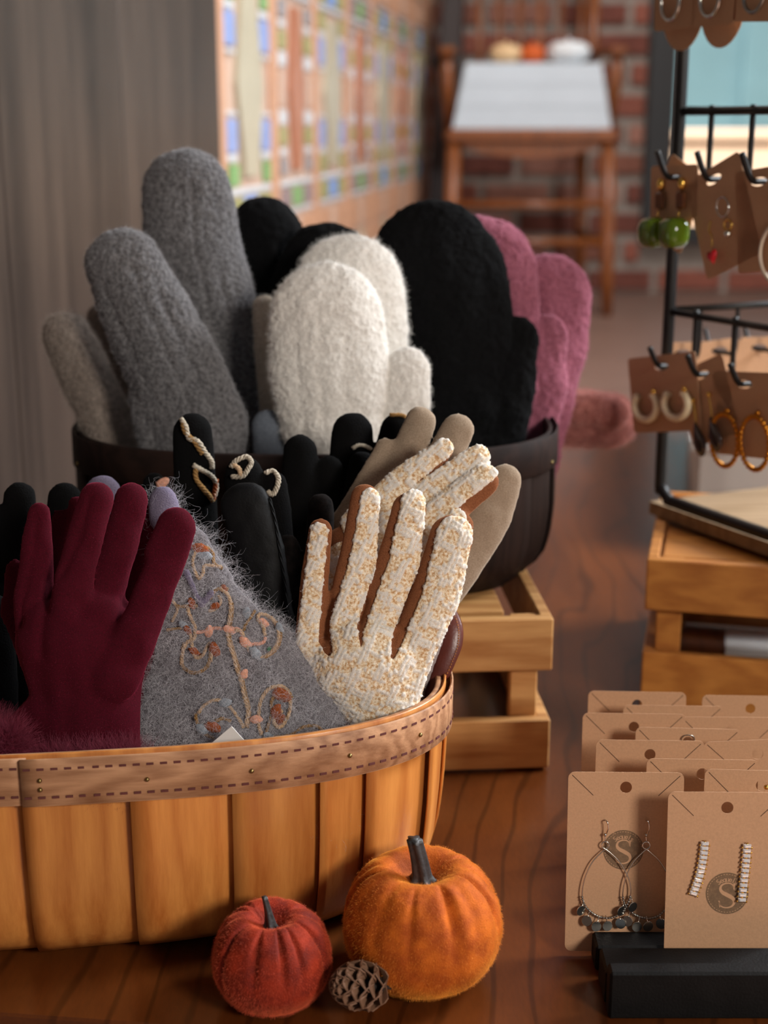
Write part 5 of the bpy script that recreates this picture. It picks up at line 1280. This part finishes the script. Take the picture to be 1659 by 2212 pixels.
# ================================================================== chairs, white box and pumpkins at the back
M_oak = wood('orange_oak', (150, 84, 36), (98, 50, 17), 'Z', 1.0, .4, .2, .2, .05, .3); M_dk = wood('dark_oak', (52, 34, 28), (28, 18, 15), 'Z', 1.0, .45, .1, .2, .05, .3)
def chair(loc, rz, mat, label, w=.46, d=.42, sh=.50, arms=True):
    t = thing('spindle_chair', loc, label, 'chair'); M = trs(loc, rz)
    def put(n_, VF, sm=False): return obj(n_, xf(VF, M), mat, t, sm)
    V, F = box(0, d / 2, sh - .018, w, d, .036, .008); put('seat', (V, F))
    # curved apron under the front edge
    xs = np.linspace(-w / 2 + .05, w / 2 - .05, 15); V = []
    for y in (.015, .03):
        for x in xs: V += [(x, y, sh - .036), (x, y, sh - .050 - .026 * (1 - (abs(x) / (w / 2 - .05)) ** 2))]
    n = len(xs); F = []
    for i in range(n - 1):
        a = 2 * i; b = 2 * n + 2 * i; F += [(a, a + 1, a + 3, a + 2), (b, b + 2, b + 3, b + 1), (a, a + 2, b + 2, b), (a + 1, b + 1, b + 3, a + 3)]
    put('apron', (V, F))
    for sx in (-1, 1):
        x = sx * (w / 2 - .022)
        put('leg', tube([(x * 1.06, .005, 0), (x * 1.04, .015, .12), (x, .03, sh - .03)], [.014, .019, .020], 10), True)
        put('leg', tube([(x * .98, d + .02, 0), (x * .94, d, .14), (x * .88, d - .04, sh - .03)], [.014, .018, .018], 10), True)
        put('rung', tube([(x * 1.02, .02, .20), (x * .93, d - .02, .20)], .010, 8), True)
        put('back_post', tube([(x * .98, d - .04, sh - .01), (x * 1.02, d + .01, sh + .22), (x * 1.06, d + .07, sh + .52)], [.020, .018, .016], 10), True)
        if arms:
            put('arm_support', tube([(x * 1.03, .10, sh - .01), (x * 1.08, .07, sh + .10), (x * 1.1, .06, sh + .19)], [.016, .019, .015], 10), True)
            put('arm', bar((x * 1.1, .03, sh + .2), (x * 1.0, d + .01, sh + .21), .045, .022, (0, 0, 1), .006))
    for zz in (.20, .30): put('rung', tube([(-(w / 2 - .03) * 1.02, .02, zz), ((w / 2 - .03) * 1.02, .02, zz)], .011, 8), True)
    for k in range(7):
        x = (k - 3) * .055; put('spindle', tube([(x, d - .04, sh - .01), (x * 1.06, d + .01, sh + .2), (x * 1.12, d + .065, sh + .48)], [.007, .009, .007], 8), True)
    put('top_rail', bar((-w / 2 * 1.0, d + .07, sh + .50), (w / 2 * 1.0, d + .07, sh + .50), .02, .08, (0, 0, 1), .006)); return t
CY = 3.92
cx_ = at_y(1150, 290, CY)[0]
chair((cx_, CY, -.1), .0, M_oak, 'brown spindle armchair with the white box, in front of the brick wall')
ez = thing('easel', (.17, 4.2, -.1), 'dark wooden easel standing between the mural and the brown armchair', 'easel')
for a_, b_, w_ in (((930, 660, 4.12), (982, -60, 4.2), .06), ((968, 640, 4.22), (990, -60, 4.23), .04), ((955, 620, 4.34), (975, -60, 4.25), .035)):
    p0, p1 = at_y(*a_), at_y(*b_); p0[2] = -.1; obj('leg', bar(p0, p1, w_, .03, (0, -1, 0), .004), M_dk, ez)
for yy in (130, 400): obj('crossbar', bar(at_y(935, yy, 4.15), at_y(975, yy + 4, 4.2), .02, .04, (0, 0, 1), .004), M_dk, ez)
wb = thing('white_slat_box', (cx_, CY + .12, .4), 'white slatted wooden box on the seat of the brown armchair', 'box')
M_wp = plain('white_paint', (204, 214, 222), .55, var=.03, scale=10)
z0 = .4005
for k in range(3):
    za, zb_ = z0 + k * .0565, z0 + .0565 + k * .0565 - .0012
    wa, wb_ = .424 - .066 * (za - z0) / .17, .424 - .066 * (zb_ - z0) / .17
    for y0, y1 in ((CY + .012, CY + .024), (CY + .20, CY + .212)):
        V = [(cx_ - wa / 2, y0, za), (cx_ + wa / 2, y0, za), (cx_ + wa / 2, y1, za), (cx_ - wa / 2, y1, za), (cx_ - wb_ / 2, y0, zb_), (cx_ + wb_ / 2, y0, zb_), (cx_ + wb_ / 2, y1, zb_), (cx_ - wb_ / 2, y1, zb_)]
        obj('slat', (V, [(3, 2, 1, 0), (4, 5, 6, 7), (0, 1, 5, 4), (1, 2, 6, 5), (2, 3, 7, 6), (3, 0, 4, 7)]), M_wp, wb)
    for sx in (-1, 1):
        V = [(cx_ + sx * wa / 2, CY + .024, za), (cx_ + sx * (wa / 2 - .012), CY + .024, za), (cx_ + sx * (wa / 2 - .012), CY + .2, za), (cx_ + sx * wa / 2, CY + .2, za), (cx_ + sx * wb_ / 2, CY + .024, zb_), (cx_ + sx * (wb_ / 2 - .012), CY + .024, zb_), (cx_ + sx * (wb_ / 2 - .012), CY + .2, zb_), (cx_ + sx * wb_ / 2, CY + .2, zb_)]
        obj('slat', (V, [(3, 2, 1, 0), (4, 5, 6, 7), (0, 1, 5, 4), (1, 2, 6, 5), (2, 3, 7, 6), (3, 0, 4, 7)]), M_wp, wb)
obj('lid_board', box(cx_, CY + .112, z0 + .163, .345, .174, .010, .001), M_wp, wb)
def far_pumpkin(px, R, h, mat, label, Y=CY + .09):
    x = at_y(px, 120, Y)[0]; t = thing('small_pumpkin', (x, Y, z0 + .168), label, 'pumpkin'); V = []
    for i in range(40):
        for j in range(18):
            th = PI * j / 17; p = 2 * PI * i / 40; r = R * math.sin(th) ** .8 * (1 + .05 * math.cos(8 * p)); V.append((x + r * math.cos(p), Y + r * math.sin(p), z0 + .168 + h * (1 - math.cos(th)) - .25 * h * math.exp(-(math.sin(th) / .35) ** 2) * (th > PI / 2)))
    obj('body', (V, grid_faces(40, 18, True)), mat, t, True)
    obj('stem', tube([(x, Y, z0 + .168 + h * 1.7), (x + .002, Y, z0 + .168 + h * 2.15)], [.007, .005], 8), M_stem if 'white' not in label else mat, t, True)
far_pumpkin(1093, .042, .027, plain('cream_skin', (222, 186, 140), .6), 'cream small pumpkin on the white slatted box')
far_pumpkin(1150, .033, .026, plain('orange_skin', (204, 88, 22), .5), 'orange small pumpkin between the cream and the white ones on the box')
far_pumpkin(1228, .057, .031, plain('white_skin', (226, 230, 232), .5), 'white pumpkin at the right end of the white slatted box')

# repeats of a kind share a group
for nm, gp in (('felted_mitten', 'felted mittens in the dark basket'), ('suede_glove', 'gloves in the light basket'), ('knit_glove', 'gloves in the light basket'), ('embroidered_glove', 'gloves in the light basket'), ('tweed_glove', 'gloves in the light basket'), ('lace_glove', 'gloves in the light basket'),
    ('leather_mitten', 'gloves in the light basket'), ('mohair_glove', 'gloves in the light basket'), ('bead_earring', 'green bead earrings on the rack'), ('open_hoop_earring', 'cream hoops on the rack'), ('drop_earring', 'smoky drops on the rack'), ('twisted_hoop_earring', 'twisted gold hoops on the rack'),
    ('velvet_pumpkin', 'velvet pumpkins on the table'), ('small_pumpkin', 'small pumpkins on the white box'), ('wooden_crate', 'slatted crates on the table')):
    for o in SC.objects:
        if o.parent is None and o.name.split('.')[0] == nm: o['group'] = gp
for o in SC.objects:
    if o.parent is None and o.name.split('.')[0] == 'hoop_earring' and 'group' not in o: o['group'] = 'hoops on the top row of the rack'
